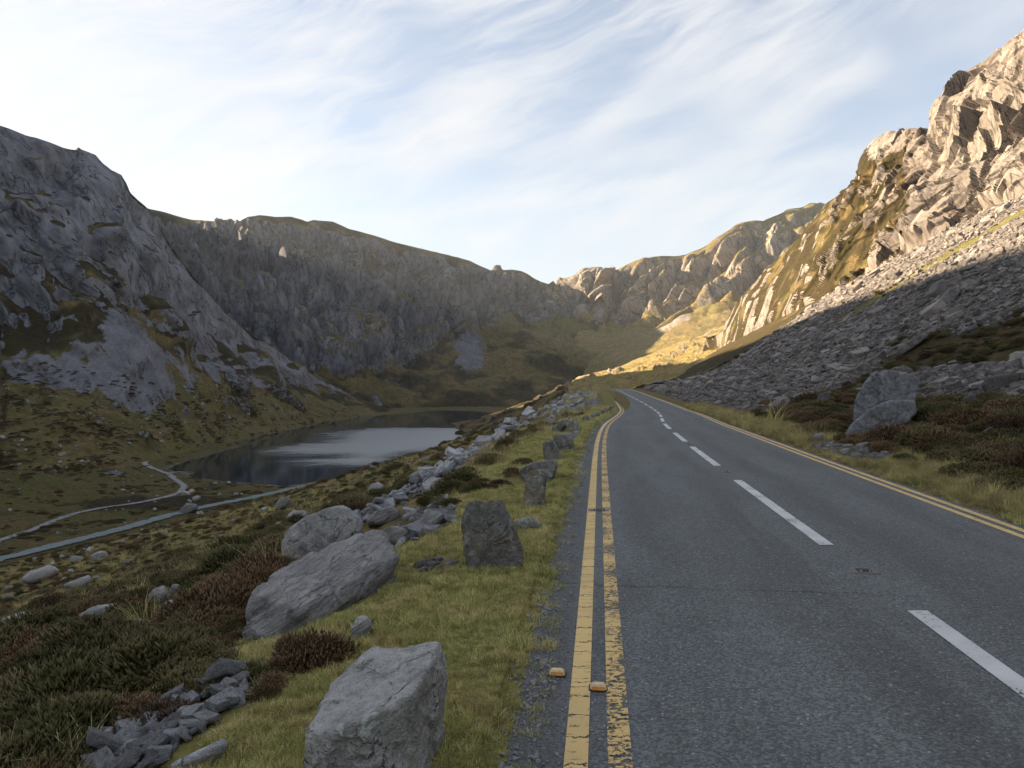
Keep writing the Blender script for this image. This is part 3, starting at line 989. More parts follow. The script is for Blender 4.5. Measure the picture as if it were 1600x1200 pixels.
rock = np.maximum(rock, pil * 0.95)
rock = np.maximum(rock, sstep(0.25, 0.42, nz) * sstep(1.0, 1.4, w) * 0.8)
grid_object('far_mountain', P, M['far'], dict(rock=np.clip(rock, 0, 1), scree=np.clip(sstep(0.0, 0.3, nz2) * sstep(1.2, 1.6, w) * sstep(2.3, 2.0, w) * 0.7, 0, 1), heather=np.clip(0.15 + 0.5 * nz, 0, 1), lush=np.clip(0.15 + nz2 * 0.7, 0, 1)),
            smooth=False, label='sunlit mountain with dark gullies beyond the road', cat='mountain')

# ---- S: the sunlit spur of dry grass past the brow of the road
S_top = px((700, 668, 640), (740, 655, 620), (780, 643, 600), (820, 630, 580), (850, 618, 565), (870, 606, 552), (885, 600, 545), (905, 590, 540), (930, 582, 545), (960, 576, 560), (1000, 560, 600), (1030, 547, 630), (1060, 536, 650), (1100, 522, 670), (1130, 508, 680), (1170, 485, 690), (1220, 460, 690), (1300, 430, 690))
S_mid = px((700, 678, 520), (740, 668, 500), (780, 655, 480), (820, 640, 465), (850, 625, 450), (870, 612, 440), (885, 606, 430), (905, 599, 420), (930, 594, 410), (960, 590, 410), (1000, 580, 420), (1030, 570, 440), (1060, 560, 460), (1100, 545, 480), (1130, 530, 500), (1170, 510, 520), (1220, 490, 530), (1300, 460, 530))
S_bot = px((700, 700, 420), (740, 692, 400), (780, 680, 360), (820, 664, 330), (850, 648, 300), (870, 636, 290), (885, 628, 280), (905, 622, 270), (930, 618, 260), (960, 616, 250), (1000, 614, 240), (1030, 612, 240), (1060, 609, 250), (1100, 600, 270), (1130, 585, 300), (1170, 560, 340), (1220, 540, 380), (1300, 500, 400))
taus = np.linspace(700, 1290, 330)
P, w, T = loft([S_bot, S_mid, S_top, back_of(S_top, 20, 120, -30)], taus, [70, 50, 10], [6, 5, 2])
N = upnormals(P)
skyf = 1 - 0.7 * np.exp(-((w - 2) / 0.2) ** 2)
nz = fbm(P / 16.0 + 5, 4)
cr = sstep(0.16, 0.34, nz) * sstep(0.2, 0.6, w)
d = fbm(P / 34.0 + 1, 3) * 5.0 + fbm(P / 7.0, 3) * 1.1 + cr * (2.0 + 2.5 * fbm(P / 6.0, 3, 0.5, True))
P = P + N * (d * skyf)[..., None]
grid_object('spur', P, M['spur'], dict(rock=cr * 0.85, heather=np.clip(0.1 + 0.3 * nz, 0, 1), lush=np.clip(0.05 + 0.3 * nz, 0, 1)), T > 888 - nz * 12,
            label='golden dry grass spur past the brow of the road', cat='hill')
grid_object('knoll', P, M['left'], dict(rock=cr * 0.4, heather=np.clip(0.55 + nz, 0, 1), lush=np.clip(0.15 + 0.3 * nz, 0, 1)), T <= 888 - nz * 12,  # left part of the spur; its darker brown stands in for shade
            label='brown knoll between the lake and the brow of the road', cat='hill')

# ---- R: the crags at the head of the right-hand slope
def slope_point(u, sf):
    yy = np.linspace(30, 470, 4000)
    xx = yy * (u - 800) / F
    i = int(np.argmin(np.abs(xx - xc(yy) - sf)))
    return (u, xx[i] - 2.5, yy[i] - 1.0, float(z_hill(xx[i:i + 1], yy[i:i + 1])[0]) - 2.5)


R_foot = [slope_point(u, sf) for u, sf in [(1100, 54), (1120, 56), (1160, 58), (1200, 60), (1250, 61), (1300, 62), (1380, 68), (1450, 73), (1520, 75), (1600, 75), (1700, 76), (1900, 76), (2300, 76)]]
R_sky = px((1100, 528, 446), (1122, 522, 440), (1130, 512, 436), (1136, 498, 432), (1150, 476, 415), (1160, 460, 400), (1172, 448, 392), (1185, 436, 380), (1200, 418, 365), (1215, 404, 352), (1235, 384, 338), (1250, 370, 328), (1262, 350, 320), (1275, 336, 312), (1290, 318, 300), (1300, 310, 294), (1315, 301, 288), (1330, 296, 280), (1345, 283, 274), (1355, 270, 270), (1368, 256, 264), (1376, 242, 260),
           (1388, 226, 256), (1400, 217, 252), (1420, 214, 246), (1445, 212, 238), (1458, 202, 230), (1470, 196, 224), (1476, 182, 221), (1484, 160, 217), (1492, 140, 214), (1505, 124, 210), (1522, 106, 205), (1540, 96, 200), (1555, 84, 196), (1570, 72, 191), (1585, 58, 186), (1600, 48, 182), (1650, 10, 170), (1750, -50, 150), (1900, -120, 125), (2300, -300, 85))
R_mid = px((1100, 529, 443), (1122, 521, 420), (1140, 508, 398), (1160, 482, 362), (1200, 452, 315), (1250, 418, 275), (1300, 380, 240), (1340, 350, 226), (1380, 318, 214), (1430, 285, 202), (1460, 272, 190), (1480, 262, 182), (1520, 232, 172), (1560, 195, 162), (1600, 170, 152), (1700, 110, 133), (1900, 20, 108), (2300, -120, 72))
taus = np.concatenate([np.linspace(1100, 1640, 430), np.linspace(1646, 2300, 60)])
P, w, T = loft([R_foot, R_mid, R_sky, back_of(R_sky, 45, 30, 6)], taus, [190, 150, 10], [4, 5, 0])
N = upnormals(P)
face = sstep(0.02, 0.12, w)
wall = sstep(1405, 1450, T)
skyf = 1 - 0.75 * np.exp(-((w - 2) / 0.14) ** 2)
q = P.copy(); q[..., 0] = P[..., 0] - 0.35 * P[..., 2]
d = fbm(q / np.array([24, 24, 80.]) + 2, 1, 0.5, True) * (4.0 + 3.0 * wall) * face
d += facets(q / np.array([15, 15, 34.]) + 1, 11) * (1.3 + 4.6 * wall) * face * fade(P, 15)
d += facets(q / np.array([6, 6, 13.]) + 5, 12) * (0.8 + 2.4 * wall) * face * fade(P, 6)
d += facets(q / np.array([2.4, 2.4, 4.5]) + 9, 13) * (0.35 + 0.75 * wall) * face * fade(P, 2.4)
outc = sstep(-0.02, 0.22, fbm(q / np.array([9, 9, 22.]) + 33, 4))
d += (1 - wall) * outc * (1.8 + 2.6 * facets(q / np.array([4.0, 4.0, 8.]) + 8, 15) * fade(P, 4.0)) * face
d = settle(P, d, 0)
# overhang hollows in the big wall, and the rounded tower left of it
for u, v, yy, rad, amp in ((1568, 215, 166, 8.5, -7.5), (1520, 285, 160, 6.0, -5.0), (1492, 235, 178, 6.0, -3.5), (1395, 240, 250, 16, 8.0), (1500, 180, 196, 10, 3.5), (1540, 150, 182, 9, 3.0)):
    d += np.exp(-(((P - np.array(W(u, v, float(yy)))) * np.array([1, 0.6, 0.75])) ** 2).sum(-1) / rad ** 2) * amp
P = P + N * (d * skyf * (0.35 + 0.65 * sstep(1110, 1180, T)))[..., None]
N2 = upnormals(P)
steep = 1 - N2[..., 2]
nz = fbm(P / 9.0 + 60, 4)
nz2 = fbm(P / 30.0 + 20, 3)
rock = sstep(0.36, 0.56, steep + nz * (0.34 - 0.2 * wall) - 0.16 * (1 - wall) * sstep(1180, 1260, T) + 0.05)
rock = rock * np.maximum(wall, np.maximum(outc, 0.30 * sstep(1230, 1150, T) + outc))
tower = np.exp(-((T - 1405) / 26) ** 2) * sstep(1.4, 1.7, w)
rock = np.maximum(rock, np.maximum(wall * sstep(0.08, 0.2, w) * 0.62, tower))
heath = np.clip(0.72 + 0.9 * nz + 0.6 * nz2, 0, 1)
grid_object('crags', P, M['cliff'], dict(rock=np.clip(rock, 0, 1), heather=heath, lush=np.clip(0.15 + 0.9 * nz2 + 0.6 * sstep(0.25, 0.05, w), 0, 1)),
            smooth=False, label='sunlit broken crags at the head of the scree slope', cat='crag')

# ------------------------------------------------------------------ lake, lower road, stream, path
def lake_material():
    m, t = new_mat('lake_water')
    geo = t.n('ShaderNodeNewGeometry')
    at = t.n('ShaderNodeAttribute', attribute_name='ruffle')
    pos = geo.outputs['Position']
    ruf = at.outputs['Fac']
    n1 = t.noise(pos, 0.9, 4, 0.6)
    n2 = t.noise(t.mapping(pos, scale=(0.03, 0.10, 1)), 1.0, 4, 0.6)
    rr = t.math('ADD', ruf, t.math('MULTIPLY', t.math('SUBTRACT', n2, 0.5), 0.55))
    rr = t.ramp(rr, 0.10, 0.80)
    b = t.n('ShaderNodeBsdfPrincipled')
    b.inputs['Base Color'].default_value = (0.006, 0.017, 0.028, 1)
    b.inputs['IOR'].default_value = 1.333
    t.put(b.inputs['Roughness'], t.ramp(rr, 0, 1, 0.03, 0.40, False))
    t.put(b.inputs['Coat Weight'], rr)  # coat added over the ruffled patch to brighten its reflection, not part of water
    b.inputs['Coat IOR'].default_value = 2.3
    t.put(b.inputs['Coat Roughness'], t.ramp(rr, 0, 1, 0.05, 0.40, False))
    bn = t.n('ShaderNodeBump')
    t.put(bn.inputs['Strength'], 0.02)
    bn.inputs['Distance'].default_value = 0.55
    t.link(n1, bn.inputs['Height'])
    t.link(bn.outputs[0], b.inputs['Normal'])
    o = t.n('ShaderNodeOutputMaterial')
    t.link(b.outputs[0], o.inputs[0])
    return m


RUF = np.array([floor_pt(u, v) for u, v in [(398, 704), (430, 699), (500, 690), (508, 676), (560, 669), (640, 667), (720, 668), (790, 672), (800, 690), (700, 702), (640, 714), (600, 723), (555, 727), (490, 726), (478, 720), (520, 712), (440, 711)]])
lx, ly = np.meshgrid(np.linspace(LAKE[:, 0].min() - 5, LAKE[:, 0].max() + 5, 180), np.linspace(LAKE[:, 1].min() - 5, LAKE[:, 1].max() + 20, 400))
ruf = sstep(50, -60, sdf_poly(lx, ly, RUF) + fbm(V3(lx / 30, ly / 60, 0 * lx), 4) * 16)
f = grid_faces(*lx.shape)
me = mesh_from('lake', V3(lx, ly, 0 * lx + LZ).reshape(-1, 3), f)
set_attr(me, 'ruffle', ruf)
tag(link('lake', me, lake_material()), 'dark mountain lake with a wind-ruffled silver patch', 'lake', None, 'structure')


def ribbon(line, width, zf, n, jag=0.0, seed=0):
    a = np.array(line, float)
    seg = np.r_[0, np.cumsum(np.hypot(*np.diff(a, axis=0).T))]
    t = np.linspace(0, seg[-1], n)
    cx, cy = np.interp(t, seg, a[:, 0]), np.interp(t, seg, a[:, 1])
    for _ in range(int(n * 0.02) * 3 + 4):
        cx[1:-1] = 0.25 * cx[:-2] + 0.5 * cx[1:-1] + 0.25 * cx[2:]
        cy[1:-1] = 0.25 * cy[:-2] + 0.5 * cy[1:-1] + 0.25 * cy[2:]
    dx, dy = np.gradient(cx), np.gradient(cy)
    l = np.hypot(dx, dy) + 1e-9
    nx, ny = -dy / l, dx / l
    o = np.linspace(-1, 1, 9)[None, :] * width * 0.5 * np.ones((n, 1))
    if jag:
        o = o * (1 + jag * fbm(V3(t / 9.0, 0 * t + seed, 0 * t), 3)[:, None]) + jag * width * 0.5 * fbm(V3(t / 14.0, 0 * t + seed + 5, 0 * t), 3)[:, None]
    x = cx[:, None] + nx[:, None] * o
    y = cy[:, None] + ny[:, None] * o
    return V3(x, y, zf(x, y))


def ragged(t, pos, scale):
    at = t.n('ShaderNodeAttribute', attribute_name='across')
    return t.ramp(t.math('ADD', t.math('ABSOLUTE', at.outputs['Fac']), t.math('MULTIPLY', t.math('SUBTRACT', t.noise(pos, scale, 5, 0.65), 0.5), 1.7)), 0.95, 0.70)


def ribbon_attr(o):
    n = len(o.data.vertices) // 9
    set_attr(o.data, 'across', np.tile(np.linspace(-1, 1, 9), n))


def simple_mat(name, c0, c1, scale, rough=0.9, spec=0.3, bump=0.0, rag=0.0):
    m, t = new_mat(name)
    geo = t.n('ShaderNodeNewGeometry')
    n = t.noise(geo.outputs['Position'], scale, 6, 0.65)
    finish(t, t.mix(t.ramp(n, 0.3, 0.7), c0, c1), rough, n if bump else None, bump, 0.05, spec, alpha=ragged(t, geo.outputs['Position'], rag) if rag else None)
    return m


P = ribbon(ROAD2, 4.6, lambda x, y: np.full(x.shape, ROAD2_Z), 160, 0.10, 2)
ribbon_attr(grid_object('lower_road', P, simple_mat('lower_tarmac', (0.13, 0.16, 0.165), (0.17, 0.20, 0.205), 0.4, rag=0.35), None, None, label='pale tarmac lane along the valley floor', cat='road'))
P = ribbon(STREAM, 2.6, lambda x, y: np.full(x.shape, -33.55), 200, 0.45, 3)
m, t = new_mat('stream_shallows')
geo = t.n('ShaderNodeNewGeometry')
n = t.noise(geo.outputs['Position'], 0.8, 6, 0.7)
finish(t, t.mix(t.ramp(n, 0.35, 0.6), (0.06, 0.065, 0.07), (0.24, 0.24, 0.25)), t.ramp(n, 0.35, 0.6, 0.15, 0.8), n, 0.5, 0.3, 0.5, alpha=ragged(t, geo.outputs['Position'], 0.7))
ribbon_attr(grid_object('stream', P, m, None, None, label='stony stream running out of the lake', cat='stream'))
P = ribbon(PATH, 2.8, lambda x, y: z_valley(x, y) + 0.25, 120, 0.25, 8)
ribbon_attr(grid_object('footpath', P, simple_mat('path_gravel', (0.17, 0.16, 0.15), (0.30, 0.29, 0.27), 0.7, rag=0.6), None, None, label='pale gravel footpath beside the lake', cat='path'))
# ------------------------------------------------------------------ the road
def zsurf(x, y):
    s = x - xc(y)
    return zroad(y) - 0.012 * np.abs(s)


def asphalt_material():
    m, t = new_mat('asphalt')
    geo = t.n('ShaderNodeNewGeometry')
    at = t.n('ShaderNodeAttribute', attribute_name='lane')        # x: metres across, y: metres along
    pos = geo.outputs['Position']
    lane = at.outputs['Vector']
    sx = t.n('ShaderNodeSeparateXYZ'); t.link(lane, sx.inputs[0])
    chips = t.voronoi(pos, 75.0)
    chips2 = t.voronoi(pos, 140.0)
    grit = t.noise(pos, 55.0, 4, 0.7)
    blot = t.noise(t.mapping(lane, scale=(1.1, 0.22, 1)), 1.0, 5, 0.62, 0.6)
    patch = t.noise(pos, 2.4, 4, 0.6, 0.5)
    base = t.mix(t.ramp(blot, 0.34, 0.66), (0.094, 0.101, 0.103), (0.140, 0.151, 0.154))
    base = t.mix(t.ramp(patch, 0.50, 0.72, 0, 0.35), base, (0.075, 0.083, 0.089))
    # polished wheel tracks
    ax = t.math('ABSOLUTE', sx.outputs[0])
    wt = t.math('MAXIMUM', t.ramp(t.math('ABSOLUTE', t.math('SUBTRACT', ax, 0.62)), 0.42, 0.05), t.ramp(t.math('ABSOLUTE', t.math('SUBTRACT', ax, 1.75)), 0.42, 0.05))
    base = t.mix(t.math('MULTIPLY', wt, t.ramp(blot, 0.25, 0.7, 0.65, 0.15)), base, (0.066, 0.071, 0.073))
    stain = t.noise(t.mapping(lane, scale=(2.5, 0.09, 1)), 1.0, 4, 0.6)
    base = t.mix(t.ramp(stain, 0.56, 0.72, 0, 0.45), base, (0.17, 0.18, 0.18))
    sep = t.n('ShaderNodeSeparateColor'); t.link(chips.outputs['Color'], sep.inputs[0])
    c = t.mix(t.ramp(sep.outputs[0], 0.15, 0.95), t.vmath('SCALE', base, scale=0.66), t.vmath('SCALE', base, scale=1.38))
    c = t.mix(t.ramp(grit, 0.40, 0.62, 0.28, 0.0), c, (0.028, 0.030, 0.031))
    pale = t.math('MULTIPLY', t.ramp(sep.outputs[1], 0.975, 0.985), t.ramp(grit, 0.45, 0.5))
    c = t.mix(t.math('MULTIPLY', pale, 0.55), c, (0.40, 0.41, 0.40))
    # coarser worn margin outside the yellow lines
    marg = t.ramp(sx.outputs[0], -2.42, -2.60, 0, 1)
    c = t.mix(t.math('MULTIPLY', marg, 0.45), c, t.mix(t.ramp(chips.outputs['Distance'], 0.2, 0.7), (0.14, 0.135, 0.13), (0.03, 0.03, 0.032)))
    # a transverse crack
    wob = t.math('MULTIPLY', t.math('SUBTRACT', t.noise(pos, 3.0, 6, 0.7), 0.5), 0.35)
    cr = t.math('ABSOLUTE', t.math('ADD', t.math('ADD', t.math('MULTIPLY', sx.outputs[0], 0.16), t.math('SUBTRACT', sx.outputs[1], 5.83)), wob))
    crk = t.math('MULTIPLY', t.ramp(cr, 0.022, 0.004), t.ramp(sx.outputs[0], 0.6, -0.6, 0, 1))
    c = t.mix(t.math('MULTIPLY', crk, 0.5), c, (0.02, 0.02, 0.021))
    h = t.math('ADD', t.math('MULTIPLY', chips.outputs['Distance'], -1.0), t.math('MULTIPLY', chips2.outputs['Distance'], -0.4))
    h = t.math('SUBTRACT', h, t.math('MULTIPLY', crk, 2.0))
    finish(t, c, t.ramp(blot, 0.3, 0.7, 0.72, 0.86), h, 0.75, 0.006, 0.35)
    return m


def paint_material(name, colr, wear, cracked):
    m, t = new_mat(name)
    at = t.n('ShaderNodeAttribute', attribute_name='lane')
    lane = at.outputs['Vector']
    n = t.noise(lane, 26.0, 5, 0.7)
    n2 = t.noise(lane, 2.2, 3, 0.5)
    nf = t.noise(lane, 90.0, 3, 0.7)
    c = t.mix(t.ramp(n2, 0.3, 0.7), tuple(x * 0.86 for x in colr), tuple(x * 1.06 for x in colr))
    c = t.mix(t.ramp(nf, 0.35, 0.6, 0.28, 0.0), c, tuple(x * 0.55 for x in colr))
    worn = t.ramp(t.math('ADD', t.math('MULTIPLY', n, 0.65), t.math('MULTIPLY', n2, 0.40)), wear, wear + 0.05)
    if cracked:
        sy = t.n('ShaderNodeSeparateXYZ'); t.link(lane, sy.inputs[0])
        jit = t.noise(lane, 14.0, 4, 0.7)
        for fr, wd, off in ((4.2, 0.030, 0.0), (11.0, 0.040, 7.0)):
            v = t.n('ShaderNodeTexVoronoi', voronoi_dimensions='1D', feature='DISTANCE_TO_EDGE')
            t.put(v.inputs['W'], t.math('ADD', t.math('MULTIPLY', sy.outputs[1], fr), t.math('ADD', t.math('MULTIPLY', jit, 0.55), off)))
            v.inputs['Scale'].default_value = 1.0
            line = t.ramp(v.outputs['Distance'], wd * 0.45, wd)
            if fr > 5:
                line = t.math('MAXIMUM', line, t.ramp(t.noise(lane, 6.0, 3, 0.6), 0.56, 0.46))
            worn = t.math('MULTIPLY', worn, line)
    finish(t, c, 0.7, nf, 0.3, 0.004, 0.35, alpha=worn)
    return m


def n_color(self, vec, scale):
    nd = self.n('ShaderNodeTexNoise')
    self.put(nd.inputs['Vector'], vec)
    nd.inputs['Scale'].default_value = scale
    nd.inputs['Detail'].default_value = 3
    return nd.outputs['Color']


NT.n_color = n_color

yr = np.concatenate([np.linspace(-60, 0.5, 60), geom(0.6, 150, 420)])
sr = np.linspace(0, 1, 15)
ledge = -2.78 + 0.10 * fbm(V3(yr * 0.9, 0 * yr, 0 * yr), 4) + 0.03 * fbm(V3(yr * 7, 0 * yr, 0 * yr), 3)
redge = 2.72 + 0.07 * fbm(V3(yr * 0.8, 0 * yr + 9, 0 * yr), 4)
SS = ledge[:, None] * (1 - sr) + redge[:, None] * sr
YY = np.repeat(yr[:, None], len(sr), 1)
XX = xc(YY) + SS
P = V3(XX, YY, zsurf(XX, YY))
road = grid_object('road', P, asphalt_material(), label='grey tarmac mountain road bending out of sight over a brow', cat='road')
set_attr(road.data, 'lane', V3(SS, YY, 0 * SS).reshape(-1, 3), 'FLOAT_VECTOR')

WHITE = paint_material('white_road_paint', (0.55, 0.55, 0.55), 0.41, False)
YEL_A = paint_material('yellow_road_paint', (0.66, 0.465, 0.19), 0.36, True)
YEL_B = paint_material('worn_yellow_road_paint', (0.64, 0.45, 0.185), 0.475, True)


def marking(name, s0, s1, y0, y1, mat, label=None, skew=0.0):
    n = max(4, int(60 * math.log(max(y1, 1) / max(y0, 0.3)) + 4)) if y0 > 0 else 80
    yy = np.linspace(y0, y1, n) if y0 <= 0 or y1 / y0 < 3 else geom(y0, y1, n)
    cols = np.linspace(s0, s1, 4)
    Y2 = np.repeat(yy[:, None], 4, 1)
    S2 = np.repeat(cols[None], n, 0)
    X2 = xc(Y2) + S2
    me = mesh_from(name, V3(X2, Y2, zsurf(X2, Y2) + 0.005).reshape(-1, 3), grid_faces(n, 4)[:, ::-1] if not up_facing(V3(X2, Y2, 0 * X2)) else grid_faces(n, 4))
    set_attr(me, 'lane', V3(S2, Y2, 0 * S2).reshape(-1, 3), 'FLOAT_VECTOR')
    o = link(name, me, mat, road)
    if label: o["label"] = label
    return o


for (a, b) in [(0.4, 5.42), (7.58, 12.5), (14.6, 18.8), (20.4, 24.0), (26.2, 30.2), (32.2, 36.2), (38.2, 42.2), (44.2, 48.2), (50.2, 54.2), (56.2, 60.2), (62.2, 66.2), (68.2, 72.2), (74.2, 78.2),
               (80.2, 84.2), (86.2, 90.2), (92.2, 96.2), (98.2, 102.2), (104.2, 108.2), (110.2, 114.2), (116.2, 120.2), (122.2, 126.2), (128.2, 132.2)]:
    marking('centre_dash', -0.085, 0.065, a, b, WHITE)
marking('yellow_line', -2.512, -2.402, -30, 140, YEL_A, 'solid yellow edge line, the one beside the grass verge')
marking('yellow_line', -2.312, -2.202, -30, 140, YEL_B, 'badly worn yellow edge line on the grass verge side')
marking('yellow_line', 2.262, 2.362, -30, 140, YEL_A)
marking('yellow_line', 2.462, 2.562, -30, 140, YEL_A)


# ---- studs
def plain(name, c, rough=0.5, spec=0.5):
    m, t = new_mat(name)
    tc = t.n('ShaderNodeTexCoord')
    n = t.noise(tc.outputs['Object'], 60.0, 4, 0.6)
    finish(t, t.mix(t.ramp(n, 0.3, 0.7), tuple(x * 0.72 for x in c), c), rough, n, 0.2, 0.002, spec)
    return m


MW = plain('stud_cream_plastic', (0.66, 0.50, 0.26), 0.45)
MA = plain('stud_amber_lens', (0.62, 0.25, 0.01), 0.2)
MK = plain('stud_rubber', (0.02, 0.02, 0.02), 0.7)
MI = plain('stud_iron', (0.11, 0.10, 0.095), 0.6)


def box_mesh(name, lx, ly, lz, taper=0.0, bevel=0.0, z0=0.0):
    bm = bmesh.new()
    bmesh.ops.create_cube(bm, size=1.0)
    for v in bm.verts:
        k = 1 - taper * (v.co.z + 0.5)
        v.co = Vector((v.co.x * lx * k, v.co.y * ly * k, (v.co.z + 0.5) * lz + z0))
    if bevel:
        bmesh.ops.bevel(bm, geom=list(bm.edges), offset=bevel, segments=2, affect='EDGES')
    me = bpy.data.meshes.new(name)
    bm.to_mesh(me); bm.free()
    return me


def empty(name, loc, rz=0.0):
    o = bpy.data.objects.new(name, None)
    COL.objects.link(o)
    o.empty_display_size = 0.1
    o.location = loc
    o.rotation_euler = (0, 0, rz)
    return o


def road_point(s, y):
    x = float(xc(np.array(y))) + s
    return Vector((x, y, float(zsurf(np.array(x), np.array(y)))))


def edge_stud(s, y, label):
    r = empty('road_stud', road_point(s, y), -0.118)
    tag(r, label, 'road stud', 'amber road studs by the yellow lines')
    link('base_pad', box_mesh('base_pad', 0.112, 0.088, 0.008, 0.05, 0.002, -0.001), MK, r)
    link('housing', box_mesh('housing', 0.098, 0.074, 0.028, 0.30, 0.006, 0.004), MW, r)
    o = link('amber_lens', box_mesh('amber_lens', 0.074, 0.022, 0.019, 0.05, 0.002, 0.0), MA, r)
    o.location = (0, -0.036, 0.006); o.rotation_euler = (math.radians(-22), 0, 0)


edge_stud(-2.60, 4.33, 'cream road stud with amber lens on the tarmac margin outside both yellow lines')
edge_stud(-2.357, 4.12, 'cream road stud with amber lens between the two yellow lines')


def cats_eye(s, y, label, w=0.15):
    r = empty('cats_eye', road_point(s, y), -0.118)
    tag(r, label, 'cats eye')
    link('iron_shoe', box_mesh('iron_shoe', w, 0.20, 0.010, 0.12, 0.003, -0.002), MI, r)
    link('rubber_insert', box_mesh('rubber_insert', w * 0.55, 0.10, 0.014, 0.25, 0.004, 0.004), MK, r)
    for sx in (-1, 1):
        o = link('reflector', box_mesh('reflector', 0.018, 0.012, 0.010, 0.1, 0.003, 0.010), MW, r)
        o.location = (sx * w * 0.15, -0.045, 0)


cats_eye(0.0, 6.55, 'dark iron cats eye between the two long centre dashes', 0.25)
cats_eye(0.0, 13.6, 'small cats eye in the second gap of the centre line')
cats_eye(0.0, 19.6, 'tiny cats eye in the third gap of the centre line')
cats_eye(-2.357, 9.75, 'flat iron cats eye set across the gap of the double yellow line', 0.30)
# ------------------------------------------------------------------ stones
def ray_hit(u, v, zf, y0=1.5, y1=420.0):
    """where the sight line of a photo pixel meets the ground"""
    yy = geom(y0, y1, 1600)
    xx = yy * (u - 800) / F
    zz = HC + yy * (V0 - v) / F
    g = zf(xx, yy)
    below = np.nonzero(zz < g)[0]
    if not len(below):
        return None
    i = below[0]
    return np.array([xx[i], yy[i], float(g[i])])


def _ico(level):
    bm = bmesh.new()
    bmesh.ops.create_icosphere(bm, subdivisions=level, radius=1.0)
    v = np.array([x.co[:] for x in bm.verts])
    f = np.array([[l.vert.index for l in fc.loops] for fc in bm.faces])
    bm.free()
    return v / np.linalg.norm(v, axis=1, keepdims=True), f


ICO = {l: _ico(l) for l in (2, 3, 4, 5, 6)}


def planes_rock(name, nrm, dist, level, sharp=26.0, amp=0.03, freq=3.0, seed=0, strata=None, scale=(1, 1, 1), smooth=True):
    """a rock bounded by soft planes n.x<=d, roughened"""
    d, f = ICO[level]
    k = np.maximum(d @ np.asarray(nrm).T, 1e-4) / np.asarray(dist)[None]
    km = k.max(1)
    r = 1.0 / (km * ((k / km[:, None]) ** sharp).sum(1) ** (1.0 / sharp))
    P = d * r[:, None] * np.asarray(scale)
    size = np.ptp(P, axis=0).max()
    o = np.array([seed * 3.7, seed * 1.3, seed * 5.1])
    q = P / size * freq + o
    if strata is not None:
        ax, fr, sa = strata
        ax = np.asarray(ax) / np.linalg.norm(ax)
        h = (P @ ax) / size * fr + fbm(q * 0.8, 3) * 1.1
        led = np.abs((h % 1.0) - 0.5) * 2
        crack = sstep(0.30, 0.0, led)
        P = P - (P / (np.linalg.norm(P, axis=1, keepdims=True) + 1e-9)) * (crack * sa * size * (0.4 + 0.9 * sstep(-0.2, 0.3, fbm(q * 1.1 + 7, 2))))[:, None]
    n = fbm(q, 4, 0.55) + 0.55 * fbm(q * 2.3 + 3, 3, 0.5, True)
    n = n * 0.7 + facets(q * 0.9, seed % 7) * 1.3 + facets(q * 2.6 + 2, seed % 5) * 0.5
    n = n + 0.30 * fbm(q * 6.5 + 1, 3, 0.6) + (0.22 * fbm(q * 16 + 5, 2, 0.6) if level > 5 else 0)
    P = P + d * (n * amp * size)[:, None]
    return mesh_from(name, P, f, smooth)


def hull_planes(pts):
    bm = bmesh.new()
    for p in pts:
        bm.verts.new(p)
    bmesh.ops.convex_hull(bm, input=bm.verts)
    bm.normal_update()
    c = np.mean(pts, axis=0)
    N_, D_ = [], []
    for fc in bm.faces:
        n = np.array(fc.normal[:]); p = np.array(fc.verts[0].co[:])
        dd = float(n @ (p - c))
        if dd < 0:
            n, dd = -n, -dd
        N_.append(n); D_.append(max(dd, 1e-3))
    bm.free()
    return c, np.array(N_), np.array(D_)


def hull_stone(name, pts, mat, level=5, sharp=30, amp=0.018, freq=4.0, seed=0, strata=None):
    pts = np.asarray(pts, float)
    c, N_, D_ = hull_planes(pts)
    rr_ = np.random.default_rng(seed + 900)
    ch = rr_.normal(size=(7, 3)); ch /= np.linalg.norm(ch, axis=1, keepdims=True)
    sup = ((pts - c) @ ch.T).max(0)
    N_ = np.concatenate([N_, ch]); D_ = np.concatenate([D_, sup * rr_.uniform(0.88, 0.98, 7)])
    me = planes_rock(name, N_, D_, level, sharp * 9, amp, freq, seed, strata)
    base = np.array([c[0], c[1], pts[:, 2].min()])
    co = np.empty(len(me.vertices) * 3, np.float32)
    me.vertices.foreach_get('co', co)
    co = co.reshape(-1, 3) + (c - base)
    me.vertices.foreach_set('co', co.ravel().astype(np.float32))
    o = link(name, me, mat)
    o.location = base
    return o


def traced(poly, depth, thick, shrink=0.82, lean=0.0, sink=0.12):
    """stone outline in the photo at its own depth, given body behind it"""
    poly = np.asarray(poly, float)
    c = poly.mean(0)
    pts = []
    for u, v in poly:
        pts.append(W(u, v, depth))
        pts.append(W(c[0] + (u - c[0]) * shrink, c[1] + (v - c[1]) * shrink, depth + thick))
    pts = np.array(pts)
    zmin = pts[:, 2].min()
    low = pts[pts[:, 2] < zmin + 0.25 * np.ptp(pts[:, 2])].copy()
    low[:, 2] = zmin - sink
    pts[:, 1] += lean * (pts[:, 2] - zmin)
    return np.concatenate([pts, low])


def ground_depth(u, v, zf):
    return float(ray_hit(u, v, zf)[1])


